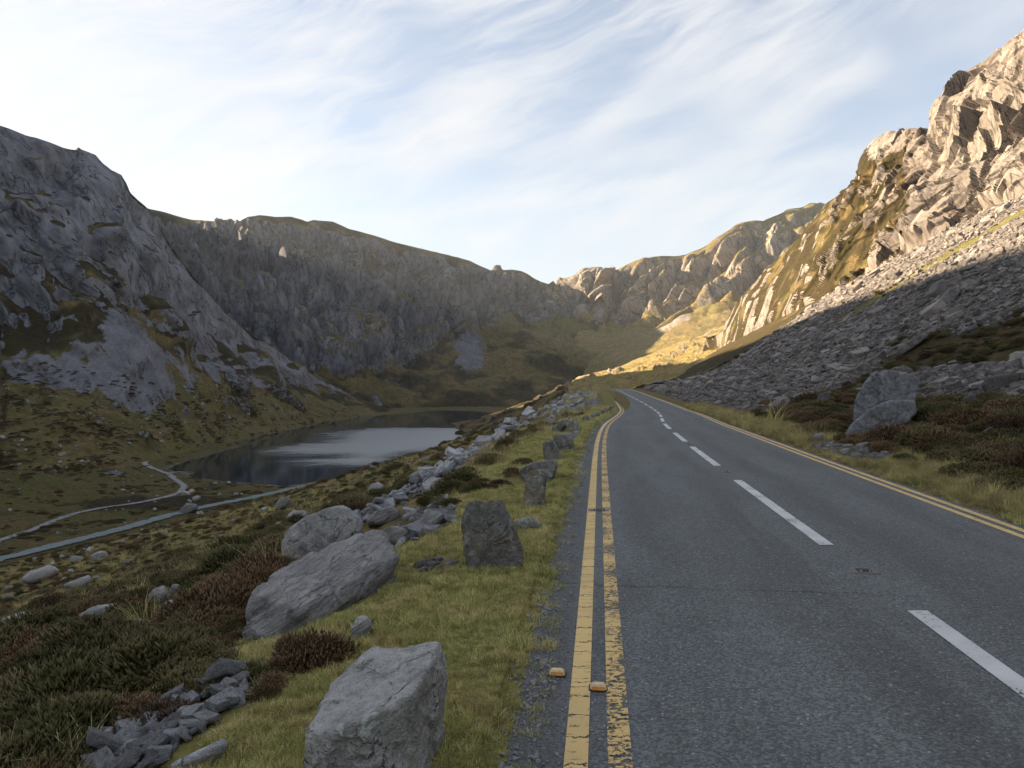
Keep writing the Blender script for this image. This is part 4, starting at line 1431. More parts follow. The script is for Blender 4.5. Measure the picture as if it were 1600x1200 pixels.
# ---- the boulder at the near end of the row
pts = [W(519, 1072, 3.38), W(540, 1045, 3.50), W(577, 1016, 3.62), W(593, 1013, 3.66), W(636, 1018, 3.60), W(684, 1003, 3.58), W(692, 1019, 3.60), W(697, 1055, 3.55), W(695, 1088, 3.50),
       W(476, 1150, 2.96), W(482, 1132, 3.05), W(551, 1133, 2.90), W(620, 1101, 2.93), W(650, 1080, 3.02), W(672, 1040, 3.20)]
pts += [(p[0], p[1], -0.32) for p in (W(480, 1200, 2.98), W(560, 1200, 2.92), W(640, 1200, 3.0), W(684, 1120, 3.5), W(560, 1100, 3.6))]
o = hull_stone('boulder', pts, M['stone'], 6, 34, 0.017, 5.0, 3, ((0.25, -0.35, 0.9), 3.2, 0.012))
tag(o, 'lichen spotted grey boulder with a sloping flat top on the grass verge', 'boulder')
LANDMARKS = [('the lichen spotted verge boulder', (o.location.x, o.location.y), 0.35)]

VS = [
    ([(720, 820), (727, 790), (735, 783), (785, 779), (792, 790), (806, 822), (819, 853), (817, 876), (805, 882), (770, 881), (735, 889), (727, 857)], 6.75, 0.34, 0.86, 'broad leaning marker stone with a tan chipped top beside the road', 'post'),
    ([(818, 781), (820, 745), (828, 736), (842, 733), (855, 732), (852, 750), (851, 780), (846, 787), (826, 786)], 10.1, 0.30, 0.88, 'upright square marker stone with a pale slab lying behind it', 'post'),
    ([(809, 734), (822, 728), (833, 722), (850, 720), (871, 718.5), (872, 727), (868, 739), (845, 747), (822, 748), (811, 743)], 12.4, 0.75, 0.8, 'pale flat slab lying behind the upright square marker stone', 'stone'),
    ([(847, 691), (863, 685), (868, 692), (880, 716), (866, 718), (851, 718), (849, 705)], 16.0, 0.40, 0.85, 'dark marker stone leaning back with a slanted right edge', 'post'),
    ([(864, 680), (872, 677), (889, 676.5), (896, 681), (897, 704), (878, 706), (868, 700), (865, 688)], 17.9, 0.55, 0.85, 'squat block marker stone with a thin pale slab resting on its top', 'post'),
    ([(888, 679), (893, 675), (904, 672), (904, 679), (897, 684), (891, 685)], 18.0, 0.25, 0.8, 'thin pale slab resting on the squat block marker stone', 'pale'),
    ([(884, 663), (889, 657), (896, 654), (903, 653.5), (906, 671), (898, 675), (889, 675)], 24.3, 0.50, 0.85, 'rounded grey marker stone with a dark slab fallen beside it', 'post'),
    ([(862, 666), (873, 660), (885, 652.5), (890, 657), (884, 664), (872, 668), (864, 669)], 25.2, 0.6, 0.8, 'dark slab fallen beside the rounded grey marker stone', 'post'),
    ([(805, 814), (815, 810), (824, 807), (836, 809), (848, 819), (838, 824), (812, 826)], 8.5, 0.35, 0.8, 'low half buried stone in the grass behind the broad leaning marker stone', 'stone'),
]
for i, (poly, dep, th, shr, lab, mt) in enumerate(VS):
    o = hull_stone('marker_stone', traced(poly, dep, th, shr, 0.0, 0.15 if 'resting' not in lab else 0.0), M[mt], 5 if i < 3 else 4, 30, 0.016, 4.5, 11 + i, ((0.9, 0.2, 0.35), 2.2, 0.010) if i < 2 else None)
    tag(o, lab, 'stone')
    if i in (0, 1, 3, 4, 6): LANDMARKS.append(('the ' + ['broad leaning', 'upright square', '', 'slanted dark', 'squat block', '', 'rounded grey'][i] + ' marker stone', (o.location.x, o.location.y), 0.3))
FAR_ROW = [(909, 922, 648, 660, 33.0), (922, 931, 645.5, 656.5, 36.0), (930, 938, 643, 653.5, 38.5), (937, 945, 640, 651, 41.0), (944, 951, 637.5, 647, 44.5), (950, 956, 634, 643, 48.0), (955, 960, 632, 639.5, 51.5)]
for i, (u0, u1, v0, v1, dep) in enumerate(FAR_ROW):
    poly = [(u0, v1 - 3), (u0 + 1, v0 + 2.2), (u0 + (u1 - u0) * 0.45, v0), (u1 - 1, v0 + 0.8), (u1, v1 - 2), (u1 - 2, v1), (u0 + 2, v1)]
    o = hull_stone('marker_stone', traced(poly, dep, 0.5, 0.85, 0, 0.4), M['post'], 3, 24, 0.03, 4.0, 31 + i)
    tag(o, 'dark marker stone in the close row below the grassy knoll', 'stone', 'close row of marker stones')

# ---- big stones on the bank
d0 = ground_depth(432, 998, z_left)
pts = [W(385, 925, d0 + 0.35), W(440, 887, d0 + 0.75), W(520, 848, d0 + 1.15), W(582, 826, d0 + 1.45), W(604, 832, d0 + 1.40), W(621, 868, d0 + 0.95), W(540, 915, d0 + 0.35), W(466, 950, d0 - 0.06),
       W(376, 955, d0 + 0.30), W(378, 982, d0 + 0.30), W(400, 997, d0 + 0.10), W(432, 998, d0 - 0.02), W(612, 892, d0 + 0.85), W(550, 935, d0 + 0.35), W(490, 972, d0 + 0.02)]
pts += [(p[0], p[1] + 0.1, p[2] - 0.25) for p in (W(385, 985, d0 + 0.5), W(432, 1000, d0), W(612, 895, d0 + 0.9), W(560, 850, d0 + 1.7))]
o = hull_stone('boulder', pts, M['slab'], 6, 26, 0.016, 4.5, 51, ((-0.45, -0.35, 0.85), 8.0, 0.020))
tag(o, 'big layered slab boulder lying on the bank below the verge', 'boulder')
LANDMARKS.append(('the layered slab boulder', (o.location.x, o.location.y), max(o.dimensions[:2]) * 0.45))
BANK = [
    ([(437, 848), (448, 828), (475, 808), (527, 790), (548, 792), (566, 812), (573, 832), (540, 846), (490, 858), (440, 866)], (500, 866), 1.2, 0.75, 'pointed pale boulder with dry grass against it, behind the layered slab', 'pale', 5, None),
    ([(575, 765), (580, 756), (590, 753), (599, 757), (599, 765), (588, 770), (578, 770)], (588, 771), 0.9, 0.8, 'rounded lone boulder on the brown heather bank above the lake', 'pale', 4, None),
    ([(638, 744), (650, 737), (668, 735), (679, 741), (672, 748), (645, 749)], (660, 750), 1.3, 0.8, 'flat pale boulder beside the upper end of the stone run', 'pale', 4, None),
    ([(572, 812), (590, 797), (610, 790), (626, 800), (622, 812), (596, 820), (578, 820)], (600, 821), 0.9, 0.75, 'angular grey rock at the foot of the stone run', 'slab', 4, None),
    ([(599, 838), (603, 824), (622, 821), (640, 830), (642, 846), (615, 850)], (620, 851), 0.7, 0.8, 'blocky rock at the upper end of the layered slab', 'slab', 4, None),
    ([(653, 818), (664, 796), (680, 799), (694, 804), (684, 818), (664, 826)], (670, 827), 0.6, 0.75, 'tilted shard of rock propped between stones under the verge', 'slab', 4, None),
    ([(0, 968), (30, 958), (62, 961), (76, 968), (50, 978), (20, 990), (0, 992)], (30, 993), 1.2, 0.8, 'long flat pale rock at the foot of the grassy hollow', 'pale', 4, None),
    ([(120, 963), (140, 950), (165, 946), (205, 952), (206, 960), (175, 970), (135, 968)], (165, 972), 1.0, 0.8, 'broad ribbed rock sunk in yellow grass', 'slab', 4, None),
    ([(225, 938), (238, 922), (255, 914), (264, 924), (262, 936), (240, 943)], (245, 944), 0.8, 0.75, 'wedge shaped rock, left half of a split pair in the heather', 'pale', 4, None),
    ([(265, 928), (266, 914), (276, 912), (288, 920), (292, 930), (278, 934)], (278, 935), 0.8, 0.75, 'rounded rock, right half of a split pair in the heather', 'pale', 4, None),
    ([(244, 956), (256, 940), (272, 935), (281, 944), (274, 962), (270, 976), (254, 978)], (262, 980), 0.7, 0.75, 'upright crumbling rock just below the split pair', 'pale', 4, None),
    ([(190, 986), (205, 970), (220, 968), (229, 976), (222, 988), (200, 992)], (208, 994), 0.4, 0.8, 'mossy olive stone among dark heather', 'stone', 4, None),
    ([(546, 985), (556, 966), (570, 964), (581, 972), (572, 986), (560, 1000), (548, 1002)], (560, 1003), 0.3, 0.8, 'small split stone in the grass above the near boulder', 'slab', 4, None),
    ([(1, 934), (12, 928), (22, 930), (20, 938), (4, 940)], (12, 941), 0.8, 0.8, 'small flat rock low on the heather bank', 'pale', 3, None),
    ([(30, 906), (50, 892), (75, 882), (92, 890), (80, 900), (45, 912)], (60, 913), 2.0, 0.8, 'long low outcrop poking through the heather', 'slab', 4, None),
    ([(98, 914), (120, 906), (138, 898), (143, 904), (136, 914), (110, 920)], (120, 921), 1.4, 0.8, 'broken low outcrop beside the long one in the heather', 'slab', 4, None),
    ([(278, 797), (290, 788), (305, 787), (311, 793), (300, 800), (284, 802)], (294, 803), 2.5, 0.8, 'grey rock beside the valley lane', 'pale', 4, None),
    ([(428, 790), (436, 779), (450, 777), (458, 783), (448, 790), (434, 794)], (442, 795), 1.5, 0.8, 'pale humped rock on the brow above the valley lane', 'pale', 4, None),
    ([(448, 806), (458, 797), (478, 799), (484, 808), (470, 814), (452, 814)], (465, 816), 1.0, 0.8, 'cracked grey rock on the bank beyond the pointed boulder', 'slab', 4, None),
]
for i, (poly, bp, th, shr, lab, mt, lev, st) in enumerate(BANK, 1):
    dep = ground_depth(bp[0], bp[1], lambda x, y: np.maximum(z_left(x, y), z_valley(x, y)))
    kk = dep / 9.0 if th > 1.1 and dep > 12 else 1.0
    o = hull_stone('boulder', traced(poly, dep, th * max(1.0, min(kk, 2.2)), shr, 0.25 if lev == 6 else 0.1, 0.25), M[mt], lev, 26, 0.020 if lev > 4 else 0.03, 4.5, 51 + i, st)
    tag(o, lab, 'boulder')
    sn = {0: 'layered slab boulder', 1: 'pointed pale boulder', 2: 'lone rounded boulder', 3: 'flat pale boulder', 4: 'angular rubble rock', 5: 'blocky rock above the slab', 6: 'tilted shard', 7: 'long flat pale rock', 8: 'ribbed rock', 9: 'split pair of rocks',
          12: 'mossy olive stone', 13: 'small split stone', 15: 'long low outcrop', 16: 'broken low outcrop', 18: 'humped rock on the brow', 19: 'cracked grey rock'}.get(i)
    if sn: LANDMARKS.append(('the ' + sn, (o.location.x, o.location.y), max(o.dimensions[:2]) * 0.45))

# ---- big stones on the right-hand slope
RGT = [
    ([(1333, 640), (1336, 628), (1354, 598), (1366, 583), (1400, 577), (1434, 582), (1440, 600), (1432, 628), (1400, 645), (1358, 658), (1340, 660)], (1390, 668), 1.3, 0.9, 'huge split boulder with an overhang at the foot of the scree', 'bluestone', 6, ((0.1, -0.3, 0.95), 2.6, 0.03)),
    ([(1390, 582), (1396, 574), (1412, 571), (1426, 576), (1428, 583), (1405, 585)], (1400, 664), 0.7, 0.8, 'thin slab balanced on the huge split boulder', 'scree', 4, None),
    ([(1320, 680), (1330, 664), (1352, 646), (1378, 632), (1405, 625), (1432, 625), (1436, 644), (1412, 664), (1375, 680), (1328, 686)], (1340, 681), 1.2, 0.75, 'smooth rounded boulder lying under the huge split boulder', 'bluestone', 5, None),
    ([(1435, 590), (1445, 580), (1462, 579), (1468, 584), (1452, 594), (1436, 598)], (1440, 600), 0.9, 0.8, 'dark block behind the huge split boulder', 'scree', 4, None),
    ([(1275, 628), (1280, 616), (1300, 610), (1298, 620), (1288, 632), (1277, 634)], (1284, 636), 0.9, 0.8, 'pale pointed boulder in the heather below the scree', 'scree', 4, None),
    ([(1268, 682), (1276, 677), (1287, 676), (1291, 682), (1282, 686), (1270, 686)], (1279, 687), 0.4, 0.8, 'small pale stone at the edge of the grass verge', 'pale', 3, None),
    ([(1336, 694), (1350, 691), (1374, 690), (1378, 693), (1360, 697), (1340, 698)], (1356, 699), 0.5, 0.8, 'flat pale stone on the roadside gravel', 'pale', 3, None),
    ([(1306, 652), (1316, 646), (1328, 648), (1322, 656), (1308, 657)], (1316, 658), 0.6, 0.8, 'small grey rock in dark heather left of the boulder pair', 'pale', 3, None),
    ([(1534, 676), (1545, 668), (1558, 665), (1560, 672), (1545, 682), (1536, 683)], (1546, 684), 0.5, 0.8, 'leaning grey stone among the roadside heather', 'scree', 4, None),
    ([(1530, 692), (1542, 684), (1555, 686), (1556, 694), (1540, 700)], (1542, 701), 0.45, 0.8, 'rough stone below the leaning one among the roadside heather', 'scree', 4, None),
    ([(1532, 600), (1545, 590), (1570, 584), (1598, 582), (1596, 596), (1570, 606), (1540, 608)], (1565, 609), 1.2, 0.8, 'wide flat boulder at the edge of the lower scree', 'scree', 4, None),
    ([(1500, 628), (1510, 618), (1530, 616), (1534, 624), (1515, 634)], (1516, 636), 0.7, 0.8, 'tilted slab at the tip of the lower scree', 'scree', 4, None),
    ([(1400, 545), (1420, 532), (1448, 518), (1455, 524), (1432, 540), (1405, 552)], (1420, 552), 2.0, 0.8, 'long tilted slab at the foot of the upper scree', 'scree', 4, None),
    ([(1466, 468), (1480, 455), (1500, 443), (1504, 452), (1486, 466), (1470, 474)], (1485, 474), 2.5, 0.8, 'big pointed block standing out of the shaded scree', 'scree', 4, None),
]
for i, (poly, bp, th, shr, lab, mt, lev, st) in enumerate(RGT):
    dep = ground_depth(bp[0], bp[1], z_right)
    if 'balanced' in lab: dep += 0.15
    if 'smooth rounded' in lab: dep -= 0.7
    o = hull_stone('boulder', traced(poly, dep, th, shr, 0.12, 0.3 if 'balanced' not in lab else 0.0), M[mt], lev, 26, 0.022, 4.0, 81 + i, st)
    tag(o, lab, 'boulder')
    sn = {0: 'huge split boulder', 2: 'smooth rounded boulder', 4: 'pale pointed boulder', 5: 'small pale verge stone', 6: 'flat pale gravel stone', 7: 'small grey heather rock', 8: 'leaning grey stone', 10: 'wide flat boulder', 11: 'tilted slab of the lower scree', 12: 'long tilted slab', 13: 'big pointed block'}.get(i)
    if sn: LANDMARKS.append(('the ' + sn, (o.location.x, o.location.y), max(o.dimensions[:2]) * 0.45))


# ---- loose stones: shared meshes
def loose_meshes(prefix, mat, n, flat, seed, bev=0.035):
    """angular stones: cut blocks with chipped edges"""
    r = np.random.default_rng(seed)
    out = []
    for i in range(n):
        bm = bmesh.new()
        sc = np.array([1.0, r.uniform(0.50, 0.85), r.uniform(*flat)]) * 0.5
        for sx in (-1, 1):
            for sy in (-1, 1):
                for sz in (-1, 1):
                    k = r.uniform(0.55, 1.0, 3)
                    bm.verts.new(Vector(np.array([sx, sy, sz]) * k * sc))
        for _ in range(5):
            dd = r.normal(size=3); dd /= np.abs(dd).max()
            bm.verts.new(Vector(dd * sc * r.uniform(0.75, 1.02)))
        res = bmesh.ops.convex_hull(bm, input=bm.verts)
        dele = [v for v in bm.verts if not v.link_faces]
        bmesh.ops.delete(bm, geom=dele, context='VERTS')
        bmesh.ops.dissolve_limit(bm, angle_limit=math.radians(14), verts=bm.verts, edges=bm.edges)
        bmesh.ops.bevel(bm, geom=list(bm.edges), offset=bev * r.uniform(0.5, 1.3), segments=1, affect='EDGES', clamp_overlap=True)
        bmesh.ops.triangulate(bm, faces=bm.faces)
        bmesh.ops.recalc_face_normals(bm, faces=bm.faces)
        me = bpy.data.meshes.new(prefix)
        bm.to_mesh(me); bm.free()
        me.materials.append(mat)
        out.append(me)
    return out


SCREE = loose_meshes('scree_stone', M['scree'], 9, (0.30, 0.65), 5, 0.03)
SLATE = loose_meshes('slate_stone', M['slate'], 9, (0.20, 0.50), 6, 0.025)
GRIT = loose_meshes('grit', plain('grit_stone', (0.26, 0.26, 0.255), 0.9, 0.2), 4, (0.45, 0.75), 9, 0.06)
PALE = loose_meshes('hill_stone', M['pale'], 6, (0.40, 0.70), 8, 0.06)


SEEN = {}


def flatness(me):
    co = np.empty(len(me.vertices) * 3, np.float32); me.vertices.foreach_get('co', co)
    e = np.ptp(co.reshape(-1, 3), axis=0)
    return e[2] / e[0]


def landmark(P, reach):
    best = None
    for ph, q, rad in LANDMARKS:
        d = math.hypot(P[0] - q[0], P[1] - q[1]) - rad
        if d < reach and (best is None or d < best[0]):
            best = (d, ph)
    return best


def describe(base, P, size, ref, me=None, tail='', reach=2.5, kind='stone'):
    """label from size, shape and the nearest stone one can find"""
    q = size / ref
    if kind == 'bush':
        sz = 'large ' if q > 1.25 else 'low ' if q < 0.8 else 'mid-sized '
        shp = ''
    else:
        sz = 'large ' if q > 1.5 else 'small ' if q < 0.75 else ''
        fl = flatness(me)
        shp = 'thin flat ' if fl < 0.40 else 'blocky ' if fl > 0.55 else 'wedge-like '
    lm = landmark(P, reach)
    where = tail if lm is None else ('touching ' if lm[0] < 0.15 * reach else 'close to ' if lm[0] < 0.5 * reach else 'not far from ') + lm[1]
    return (sz + shp + base + ' ' + where).strip()


def put_stone(name, me, loc, rot, size, label, cat, group):
    o = bpy.data.objects.new(name, me)
    COL.objects.link(o)
    o.location = loc
    o.rotation_euler = rot
    o.scale = (size, size, size)
    return tag(o, label, cat, group)


def scatter(name, pts, rots, scls, idx, meshes, label, cat):
    """many alike pieces as one instanced object"""
    pc = bpy.data.collections.new(name + '_pieces')
    for i, me in enumerate(meshes):
        po = bpy.data.objects.new('%s_piece_%02d' % (name, i), me)
        pc.objects.link(po)
    me = bpy.data.meshes.new(name)
    me.vertices.add(len(pts))
    me.vertices.foreach_set('co', np.ascontiguousarray(pts, np.float32).ravel())
    set_attr(me, 'rot', rots, 'FLOAT_VECTOR')
    sc3 = np.repeat(np.asarray(scls)[:, None], 3, 1) if np.ndim(scls) == 1 else scls
    set_attr(me, 'scl', sc3, 'FLOAT_VECTOR')
    set_attr(me, 'idx', idx, 'INT')
    ng = bpy.data.node_groups.new(name + '_scatter', 'GeometryNodeTree')
    ng.interface.new_socket('Geometry', in_out='INPUT', socket_type='NodeSocketGeometry')
    ng.interface.new_socket('Geometry', in_out='OUTPUT', socket_type='NodeSocketGeometry')
    gi = ng.nodes.new('NodeGroupInput'); go = ng.nodes.new('NodeGroupOutput')
    ip = ng.nodes.new('GeometryNodeInstanceOnPoints')
    ci = ng.nodes.new('GeometryNodeCollectionInfo')
    ci.inputs['Collection'].default_value = pc
    ci.inputs['Separate Children'].default_value = True
    ci.inputs['Reset Children'].default_value = True

    def na(n, t):
        nd = ng.nodes.new('GeometryNodeInputNamedAttribute'); nd.data_type = t
        nd.inputs['Name'].default_value = n
        return nd.outputs['Attribute']
    e2r = ng.nodes.new('FunctionNodeEulerToRotation')
    ng.links.new(na('rot', 'FLOAT_VECTOR'), e2r.inputs[0])
    ng.links.new(gi.outputs[0], ip.inputs['Points'])
    ng.links.new(ci.outputs[0], ip.inputs['Instance'])
    ip.inputs['Pick Instance'].default_value = True
    ng.links.new(na('idx', 'INT'), ip.inputs['Instance Index'])
    ng.links.new(e2r.outputs[0], ip.inputs['Rotation'])
    ng.links.new(na('scl', 'FLOAT_VECTOR'), ip.inputs['Scale'])
    ng.links.new(ip.outputs[0], go.inputs[0])
    o = link(name, me)
    md = o.modifiers.new('scatter', 'NODES'); md.node_group = ng
    return tag(o, label, cat, None, 'stuff')


def to_px(P):
    P = np.asarray(P)
    y = np.maximum(P[:, 1], 0.2)
    return 800 + F * P[:, 0] / y, V0 - F * (P[:, 2] - HC) / y


def slope_rot(r, n, zf, P, spread):
    """lie along the ground: tilt from the local slope plus a random turn"""
    e = 0.4
    gx = (zf(P[:, 0] + e, P[:, 1]) - zf(P[:, 0] - e, P[:, 1])) / (2 * e)
    gy = (zf(P[:, 0], P[:, 1] + e) - zf(P[:, 0], P[:, 1] - e)) / (2 * e)
    out = np.zeros((n, 3))
    for i in range(n):
        nv = Vector((-gx[i] + r.normal() * spread, -gy[i] + r.normal() * spread, 1.0)).normalized()
        qd = nv.to_track_quat('Z', 'Y') @ Euler((0, 0, r.uniform(0, 6.283))).to_quaternion()
        out[i] = qd.to_euler()[:]
    return out


def split_by_size(P, size, limit, margin=10):
    """indices of the pieces that show largest in frame, and the rest"""
    u, v = to_px(P)
    app = F * size / np.maximum(P[:, 1], 1.0)
    seen = (u > -margin) & (u < 1600 + margin) & (v > -margin) & (v < 1200 + margin) & (P[:, 1] > 1)
    order = np.argsort(np.where(seen, -app, 1e9))
    top = order[:limit]
    top = top[seen[top]]
    rest = np.setdiff1d(np.arange(len(P)), top)
    return top, rest


# ---- scree on the right: the 300 that show largest are objects, the rest one mass
r = np.random.default_rng(21)
NS = 230000
Y = np.exp(r.uniform(math.log(14), math.log(300), NS))
S = r.uniform(4, 80, NS)
X = xc(Y) + S
u = 800 + F * X / Y
ok = (u > 920) & (u < 1950)
X, Y, S = X[ok], Y[ok], S[ok]
n7 = fbm(V3(X, Y, 0 * X) / 5.0 + 31, 4)
m, _ = scree_right(S, Y, n7)
ok = r.random(len(X)) < m ** 1.6 * np.interp(Y, [14, 40, 90, 300], [1.0, 1.0, 1.0, 0.8])
X, Y, S = X[ok], Y[ok], S[ok]
size = np.exp(r.normal(-1.30, 0.60, len(X))) * np.interp(Y, [20, 45, 120, 260], [0.55, 0.95, 1.25, 1.7]) * np.interp(S, [8, 25, 40, 70], [0.75, 1.15, 0.95, 0.8])
size = np.clip(size * np.exp(0.9 * fbm(V3(X, Y, 0 * X) / 9.0 + 4, 3)), 0.10, 3.2)
Z = z_right(X, Y) + size * 0.08
P = np.stack([X, Y, Z], -1)
rot = slope_rot(r, len(P), z_right, P, 0.28)
top, rest = split_by_size(P, size, 300)
med = float(np.median(size[top]))
for i in top:
    me = SCREE[int(r.integers(9))]
    if S[i] < 21 and Y[i] < 55:
        base, tail, grp = 'grey stone', 'in the lower scree patch beside the heather', 'stones of the lower scree patch'
    else:
        base, tail, grp = 'scree stone', 'on the long slope under the crags', 'larger stones of the long scree slope'
        if S[i] < 30: tail = 'at the toe of the long scree slope'
    put_stone('scree_stone', me, P[i], rot[i], size[i], describe(base, P[i], size[i], med, me, tail, 5.0), 'stone', grp)
scatter('scree', P[rest], rot[rest], size[rest], r.integers(0, 9, len(rest)), SCREE, 'countless grey stones covering the slope under the crags', 'scree')


def in_poly_px(poly, n, r):
    poly = np.array(poly, float)
    out = []
    while len(out) < n:
        p = r.uniform(poly.min(0), poly.max(0), (n * 3, 2))
        out += list(p[sdf_poly(p[:, 0], p[:, 1], poly) < 0])
    return np.array(out[:n])


def stone_field(poly, n, pxsize, zf, meshes, name, label, cat, group, seed, spread=0.35, sink=0.05, dry=None):
    r = np.random.default_rng(seed)
    Q = in_poly_px(poly, n, r)
    for (uu, vv) in Q:
        h = ray_hit(uu, vv, zf)
        if h is None: continue
        sz = np.exp(r.normal(math.log(pxsize[0]), pxsize[1])) * h[1] / F
        p = h[None]
        rt = slope_rot(r, 1, zf, p, spread)[0]
        me = meshes[int(r.integers(len(meshes)))]
        base, _, tail = label.partition(' | ')
        put_stone(name, me, (h[0], h[1], h[2] + sz * sink), rt, sz, describe(base, h, sz, pxsize[0] * h[1] / F, me, tail, 0.09 * h[1] + 0.2), cat, group)


for (poly, lab) in (([(145, 1170), (152, 1150), (168, 1138), (176, 1134), (174, 1152), (166, 1174)], 'pointed blue-grey shard standing at the edge of the slate spill'),
                    ([(122, 1204), (140, 1180), (166, 1166), (172, 1176), (150, 1204)], 'large smooth slab beside the pointed shard of the slate spill'),
                    ([(262, 1196), (300, 1178), (352, 1154), (360, 1158), (320, 1184), (275, 1204)], 'long pale stone half buried in grass beside the slate spill')):
    c = np.mean(poly, 0)
    dep = ground_depth(c[0], max(p[1] for p in poly), z_left)
    LANDMARKS.append((('the pointed shard' if 'pointed' in lab.split(' standing')[0] else 'the smooth slab' if 'smooth' in lab else 'the long half buried stone'), W(c[0], c[1], dep), 0.1))
    o = hull_stone('slate_slab', traced(poly, dep, 0.22, 0.8, 0.1, 0.1), M['slate'], 4, 30, 0.02, 4, 140 + int(c[0]))
    tag(o, lab, 'stone')
# spill of slate at the near left corner
stone_field([(118, 1210), (165, 1150), (215, 1118), (300, 1085), (352, 1062), (400, 1075), (388, 1092), (330, 1130), (285, 1165), (240, 1210)], 260, (23, 0.45), z_left, SLATE, 'slate_stone',
            'slate stone | in the spill below the near grass verge', 'stone', 'slate spill below the near verge', 1, 0.45, 0.30)
# the run of stones along the bank
RUNP = [(455, 862), (480, 838), (560, 800), (600, 785), (640, 762), (690, 730), (740, 700), (790, 672), (830, 650), (842, 656), (800, 690), (760, 716), (715, 742), (672, 776), (640, 800), (600, 830), (560, 838), (500, 858)]
stone_field([(540, 812), (600, 783), (640, 760), (690, 728), (745, 695), (790, 670), (826, 650), (836, 656), (800, 684), (755, 706), (712, 735), (668, 772), (630, 792), (570, 822)], 290, (12.5, 0.45), z_left, SLATE, 'rubble_stone',
            'broken grey stone | in the run of rubble along the bank', 'stone', 'rubble run along the bank', 2, 0.5, 0.28)
stone_field([(600, 850), (640, 800), (690, 790), (722, 785), (716, 812), (680, 835), (640, 850), (610, 862)], 60, (19, 0.4), z_left, SLATE, 'loose_stone',
            'loose grey stone | behind the broad leaning marker stone', 'stone', 'stones behind the broad marker stone', 3, 0.4, 0.1)
stone_field([(640, 880), (660, 873), (708, 876), (705, 888), (665, 897), (642, 895)], 26, (12, 0.35), z_left, PALE, 'pebble',
            'pale pebble | in the bare patch by the broad marker stone', 'stone', 'bare pebbly patch', 4, 0.3, 0.05)
stone_field([(830, 655), (845, 636), (868, 622), (905, 614), (920, 622), (900, 634), (875, 646), (860, 655)], 120, (8, 0.35), z_left, SLATE, 'knoll_stone',
            'dark stone | on the rubble flank of the grassy knoll', 'stone', 'rubble flank of the grassy knoll', 5, 0.5, 0.15)
# stones dotted over the heather bank
HP = [(157, 872, 22), (140, 863, 16), (120, 877, 18), (98, 874, 14), (60, 936, 10), (172, 890, 11), (173, 841, 12), (257, 834, 11), (368, 816, 10), (222, 908, 14), (200, 880, 14), (437, 822, 16), (413, 800, 14), (582, 731, 9), (667, 722, 17),
      (640, 727, 9), (470, 805, 14), (520, 770, 10), (345, 840, 9), (88, 1028, 11), (310, 905, 8), (330, 868, 9), (395, 845, 10), (285, 870, 8), (60, 905, 12), (15, 922, 20), (150, 905, 10), (110, 895, 12), (410, 862, 9), (365, 855, 8), (700, 706, 10), (620, 742, 9), (555, 752, 8)]
for k, (uu, vv, sz) in enumerate(HP):
    h = ray_hit(uu, vv, z_left)
    if h is None: continue
    s_ = sz * 1.15 * h[1] / F
    put_stone('hill_stone', PALE[k % 6], (h[0], h[1], h[2] + 0.10 * s_), (0.1 * (k % 3), -0.15, k * 1.7), s_, describe('pale stone', h, sz, 14, PALE[k % 6], 'lying out on the open heather bank', 0.09 * h[1] + 0.2), 'stone', 'pale stones dotted over the heather bank')
stone_field([(0, 880), (200, 830), (420, 782), (640, 730), (700, 720), (560, 820), (440, 860), (330, 920), (200, 930), (0, 1000)], 90, (5.5, 0.4), z_left, PALE, 'hill_stone', 'pale stone | lying out on the open heather bank', 'stone', 'pale stones dotted over the heather bank', 6, 0.3, 0.1)
# gravel and small stones on the right verge
stone_field([(1250, 692), (1290, 690), (1345, 700), (1400, 712), (1368, 722), (1330, 716), (1280, 702)], 130, (7, 0.4), z_right, PALE, 'verge_stone',
            'pale gravel stone | in the roadside gravel patch', 'stone', 'roadside gravel patch', 7, 0.3, 0.1)

# ---- stones and rushes dotted over the far grass slopes
r = np.random.default_rng(31)
pk = r.integers(0, len(FARPTS), 900); pk2 = r.integers(0, len(VALPTS), 350)
P = np.concatenate([FARPTS[pk], VALPTS[pk2]])
cl = fbm(P / 22.0 + 12, 3)
P = P[cl > 0.02]
size = np.exp(r.normal(-0.25, 0.55, len(P)))
rot = np.stack([r.normal(0, 0.3, len(P)), r.normal(0, 0.3, len(P)), r.uniform(0, 6.28, len(P))], -1)
scatter('far_stones', P + np.array([0, 0, 0.05]), rot, size, r.integers(0, 6, len(P)), PALE, 'pale stones strewn over the grass slopes across the valley', 'stones')
# ------------------------------------------------------------------ vegetation
def blades(r, n, rad, h0, h1, wid, droop, up, name, mat, seg=2, tipw=0.15):
    """a clump of tapering curved blades"""
    V_, Fc, tip = [], [], []
    for i in range(n):
        a = r.uniform(0, 6.283); rr = rad * math.sqrt(r.random())
        bx, by = rr * math.cos(a), rr * math.sin(a)
        h = r.uniform(h0, h1); az = a + r.normal() * 0.9
        ln = r.uniform(0.2, 1.0) * droop
        pdx, pdy = -math.sin(az + r.normal() * 0.8), math.cos(az + r.normal() * 0.8)
        base = len(V_)
        for k in range(seg + 1):
            t = k / seg
            x = bx + math.cos(az) * ln * h * t * t
            y = by + math.sin(az) * ln * h * t * t
            z = h * t * (1 - 0.35 * ln * t) * up - 0.01
            w = wid * (1 - t * (1 - tipw)) * 0.5
            V_ += [(x - pdx * w, y - pdy * w, z), (x + pdx * w, y + pdy * w, z)]
            tip += [t, t]
        for k in range(seg):
            b = base + 2 * k
            Fc.append((b, b + 1, b + 3, b + 2))
    me = mesh_from(name, np.array(V_), np.array(Fc))
    set_attr(me, 'tip', np.array(tip))
    me.materials.append(mat)
    return me


